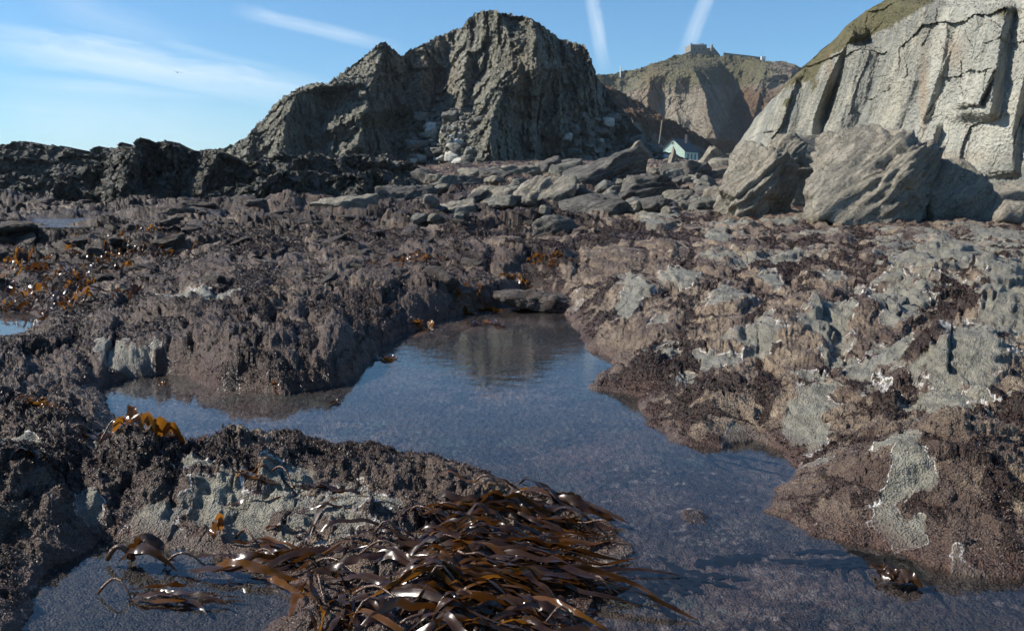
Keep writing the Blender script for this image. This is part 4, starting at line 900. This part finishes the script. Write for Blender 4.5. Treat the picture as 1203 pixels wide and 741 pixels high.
for i, (px, py, lab) in enumerate([(545,350,'amber kelp clump in the cleft left of the narrow ledge'),(560,345,'brown kelp clump behind the amber clump in the cleft'),(572,378,'brown kelp tuft at the water edge below the narrow ledge'),(610,328,'single amber kelp blade at the mouth of the dark channel'),(500,302,'amber kelp tuft on the brown rocks left of the channel'),(470,306,'small amber kelp spot among the brown rocks'),(645,306,'amber kelp tuft in the dark channel')]):
    kelp(px, py, -1.4, lab, 7, .35, .09, .05, .8, None, 'kelp_o' if 'amber' in lab else 'kelp', stipe=False, jit=.14)
kl = [(8,335),(22,320),(50,322),(62,350),(85,330),(75,360),(92,348),(45,300),(108,322),(134,318),(10,305),(30,345),(100,355),(135,297),(165,285),(150,292),(222,290),(62,312),(120,330),(5,350),(178,300)]
for i, (px, py) in enumerate(kl):
    kelp(px, py, -1.5 + random.uniform(-.8, .8), 'small wet kelp plant in the weedy gully by the left pools', 6, random.uniform(.25, .5), .06, .10, .9, 'kelp plants of the gully by the left pools', 'kelp_o' if i % 3 == 1 else 'kelp', stipe=(i % 3 == 0), jit=.3, arch=.12)
# submerged kelp, bottom right, with its tip out of the water
M['kelp_d'] = plain('submerged_kelp', (.010, .008, .006), .5)
for i, (hd, lab) in enumerate([(2.9,'dark submerged kelp fanning left under the surface at bottom right'),(-1.6,'dark submerged kelp trailing down the bottom right corner'),(.0,'dark submerged kelp reaching for the right edge underwater')]):
    kelp(1046, 676, hd, lab, 10, .5, .055, .0, .5, None, 'kelp_d', stipe=False, under=.10, jit=.06, twist=.2)
kelp(1040, 684, .1, 'folded dark kelp tip poking out of the water at bottom right', 7, .12, .05, .035, .7, None, 'kelp', stipe=False, jit=.015, arch=.03, twist=.5)
kelp(770, 700, -.9, 'dark submerged kelp lying right of the big heap', 14, .38, .08, .0, .5, None, 'kelp_d', stipe=False, under=.12, jit=.12, twist=.2)
kelp(835, 545, -.6, 'thin submerged kelp under the right bank of the pool', 5, .5, .03, .0, .4, None, 'kelp_d', stipe=False, under=.08, jit=.05, twist=.2)

# ------------------------------------------------------------------ turf weed (uncountable tufts)
def tufts(name, weight, N, size, mat, seed, label, blades=3):
    r = np.random.default_rng(seed); w = weight.ravel().astype(float); area = np.repeat(np.gradient(rs)[:, None] * rs[:, None], len(ta), 1).ravel()
    w = w * area / (rs[:, None] ** 1.5 + 0 * ta[None]).ravel(); cdf = np.cumsum(w); idx = np.searchsorted(cdf, r.uniform(0, cdf[-1], N))
    P = GV.reshape(-1, 3)[idx]; d = P[:, 1]; sz = size * (.6 + d / 9) * r.uniform(.4, 1.5, N)
    Vs = []; 
    for b in range(blades):
        a = r.uniform(0, 6.28, N); lean = r.uniform(.2, 1.1, N); dirv = np.stack([np.cos(a) * lean, np.sin(a) * lean, np.full(N, .8)], 1)
        side = np.stack([-np.sin(a), np.cos(a), r.uniform(-.5, .5, N)], 1)
        off = r.normal(0, .6, (N, 3)) * sz[:, None]; off[:, 2] = np.abs(off[:, 2]) * .3
        p0 = P + off; wv = side * sz[:, None] * .45
        m1 = p0 + dirv * sz[:, None] * .6 + r.normal(0, .25, (N, 3)) * sz[:, None]
        tp = p0 + dirv * sz[:, None] * 1.2 + r.normal(0, .35, (N, 3)) * sz[:, None]
        Vs.append(np.stack([p0 - wv * .4, p0 + wv * .4, m1 + wv, m1 - wv, tp + wv * .3, tp - wv * .5], 1))
    V = np.concatenate(Vs).reshape(-1, 3); b0 = np.arange(len(V) // 6)[:, None] * 6
    Q = np.concatenate([b0 + np.array([0,1,2,3]), b0 + np.array([3,2,4,5])])
    o = mesh_np(name, V, Q, M[mat], False); struct(o, 'stuff', label); return o
t = NT('turf_weed'); M['tuft'] = t.m; v = t.coord(); t.pbr(t.mix(t.ramp(t.noise(v, 7, 5, .8), [(.35, 0.0), (.62, 1.0)]), (.013, .009, .007), (.066, .031, .020)), .48, None, .4)
t = NT('crust_weed'); M['tuft2'] = t.m; v = t.coord(); t.pbr(t.mix(t.ramp(t.noise(v, 10, 5, .8), [(.38, 0.0), (.62, 1.0)]), (.07, .035, .033), (.26, .215, .18)), .6, None, .4)
landm = (GL < -.03) & (rs[:, None] > 2.2) & (rs[:, None] < 24) & (np.abs(ta)[None] < .62)
tufts('seaweed_turf', (GT ** 1.3 + .02) * landm, 150000, .0052, 'tuft', 5, 'dark red and black seaweed tufts growing on the shore rocks')
tufts('crust_algae', np.clip(1 - GT - sstep(.2, .35, GB), 0, 1) * landm * (rs[:, None] < 15), 90000, .0038, 'tuft2', 6, 'short crusty brown algae covering the shore rocks', 2)

# ------------------------------------------------------------------ light, sky
SE, SB = math.radians(38), math.radians(-86)       # elevation; bearing from +Y towards +X
sd_ = (math.sin(SB) * math.cos(SE), math.cos(SB) * math.cos(SE), math.sin(SE))
L_ = bpy.data.lights.new('sun', 'SUN'); L_.energy = 5.0; L_.angle = math.radians(.55); L_.color = (1, .94, .84)
so = bpy.data.objects.new('sun', L_); link(so)
from mathutils import Vector
so.rotation_euler = Vector(sd_).to_track_quat('Z', 'Y').to_euler()
W = bpy.data.worlds.new('World'); bpy.context.scene.world = W; W.use_nodes = True; nt = W.node_tree; nt.nodes.clear()
class WN(NT):
    def __init__(s): s.t = nt; s.out = s.n('ShaderNodeOutputWorld')
t = WN(); sky = t.n('ShaderNodeTexSky', sky_type='NISHITA'); sky.sun_disc = False; sky.sun_elevation = SE; sky.sun_rotation = SB % (2 * math.pi)
sky.air_density = 1.0; sky.dust_density = .1; sky.ozone_density = 3.0; sky.altitude = 0
gen = t.n('ShaderNodeTexCoord').outputs['Generated']
def band(p1, p2, w, amt, a0, a1, soft=.1, ns=9.0, nstr=.6, seed=0.0, asym=1.0):
    d1 = np.array([float(q) for q in ray(*p1)]); d2 = np.array([float(q) for q in ray(*p2)]); d1 /= np.linalg.norm(d1); d2 /= np.linalg.norm(d2)
    n_ = np.cross(d1, d2); n_ /= np.linalg.norm(n_); al = d2 - d1; L = np.linalg.norm(al); al /= L
    dn = t.n('ShaderNodeVectorMath', operation='DOT_PRODUCT'); t.l(gen, dn.inputs[0]); dn.inputs[1].default_value = tuple(n_)
    da = t.n('ShaderNodeVectorMath', operation='DOT_PRODUCT'); t.l(gen, da.inputs[0]); da.inputs[1].default_value = tuple(al)
    u = t.math('DIVIDE', t.math('SUBTRACT', da.outputs['Value'], float(d1 @ al)), float(L))
    mp = t.coord(scale=(1, 1, 1), src=gen); mp.node.inputs['Location'].default_value = (seed, seed, 0)
    cmb = t.n('ShaderNodeCombineXYZ'); t.l(t.math('MULTIPLY', u, float(L) * 1.2), cmb.inputs[0]); t.l(t.math('MULTIPLY', dn.outputs['Value'], 5.0), cmb.inputs[1]); cmb.inputs[2].default_value = seed
    nz = t.noise(cmb.outputs[0], ns, 6, .6, .6)
    x = t.math('ABSOLUTE', t.math('ADD', t.math('DIVIDE', dn.outputs['Value'], w / F), t.math('MULTIPLY', t.math('SUBTRACT', nz, .5), .9)))
    prof = t.ramp(x, [(0.0, 1.0), (.35, .75), (1.0, 0.0)], 'EASE')
    ends = t.math('MULTIPLY', t.ramp(t.math('MULTIPLY', u, .5), [(max(0, a0 * .5 - soft / 2), 0.0), (a0 * .5 + soft / 2 + .01, 1.0)]), t.ramp(t.math('MULTIPLY', u, .5), [(a1 * .5 - soft / 2, 1.0), (min(1, a1 * .5 + soft / 2 + .01), 0.0)]))
    nf = t.math('ADD', 1 - nstr, t.math('MULTIPLY', nz, nstr * 1.6))
    return t.math('MULTIPLY', t.math('MULTIPLY', prof, ends), t.math('MULTIPLY', nf, amt))
cl = band((-60,38),(370,112), 26, .62, 0.0, .95, .3, 15, .8, 1.0)
for b in (band((60,66),(340,128), 9, .30, .0, .95, .3, 16, .8, 8.0), band((-40,118),(200,150), 12, .30, .0, .9, .3, 14, .8, 9.0), band((150,40),(330,84), 7, .22, .0, .9, .3, 16, .8, 10.0), band((-40,90),(260,118), 10, .40, 0.0, .8, .4, 8, .6, 2.0), band((270,10),(450,52), 10, .36, .05, .95, .2, 16, .6, 3.0), band((692,-20),(708,70), 10, .42, 0.0, .98, .2, 12, .8, 4.0),
          band((845,-40),(805,62), 11, .40, 0.0, .95, .2, 12, .8, 5.0), band((-40,140),(320,165), 60, .30, 0.0, .95, .3, 6, .7, 6.0), band((30,-10),(210,50), 22, .18, .0, .9, .3, 8, .7, 7.0)):
    cl = t.math('MAXIMUM', cl, b)
bg = t.n('ShaderNodeBackground'); bg.inputs['Strength'].default_value = .080
tint = t.mix(1.0, sky.outputs[0], (.66, 1.0, 1.22), 'MULTIPLY')
t.l(t.mix(cl, tint, (8.6, 9.6, 10.2)), bg.inputs['Color']); t.l(bg.outputs[0], t.out.inputs[0])

# ------------------------------------------------------------------ camera / render
cam = bpy.data.cameras.new('camera'); cam.lens = 36 * F / 1203; cam.sensor_width = 36; cam.clip_start = .05; cam.clip_end = 12000
co = bpy.data.objects.new('camera', cam); link(co); co.location = (0, 0, H); co.rotation_euler = (math.pi / 2 - PITCH, 0, 0)
sc = bpy.context.scene; sc.camera = co
vs_ = sc.view_settings; vs_.view_transform = 'Standard'; vs_.look = 'None'; vs_.gamma = 1; vs_.use_curve_mapping = False; vs_.exposure = .55
sc.render.engine = 'CYCLES'; sc.cycles.max_bounces = 6; sc.cycles.diffuse_bounces = 2; sc.cycles.glossy_bounces = 3; sc.cycles.transparent_max_bounces = 12; sc.cycles.use_denoising = True; sc.cycles.use_adaptive_sampling = True; sc.cycles.adaptive_threshold = .03; sc.cycles.adaptive_min_samples = 32
# ------------------------------------------------------------------ sea air
hz_m = bpy.data.materials.new('sea_haze'); hz_m.use_nodes = True; hn = hz_m.node_tree; hn.nodes.clear()
ho = hn.nodes.new('ShaderNodeOutputMaterial'); hv = hn.nodes.new('ShaderNodeVolumePrincipled'); hv.inputs['Color'].default_value = (.80, .90, 1, 1); hv.inputs['Density'].default_value = .00014; hv.inputs['Anisotropy'].default_value = .2
hn.links.new(hv.outputs[0], ho.inputs['Volume'])
struct(MB().box(-4200, 4200, -700, 6200, -2.6, 140).build('haze', hz_m), 'stuff', 'thin blue sea haze over the whole shore and headland')
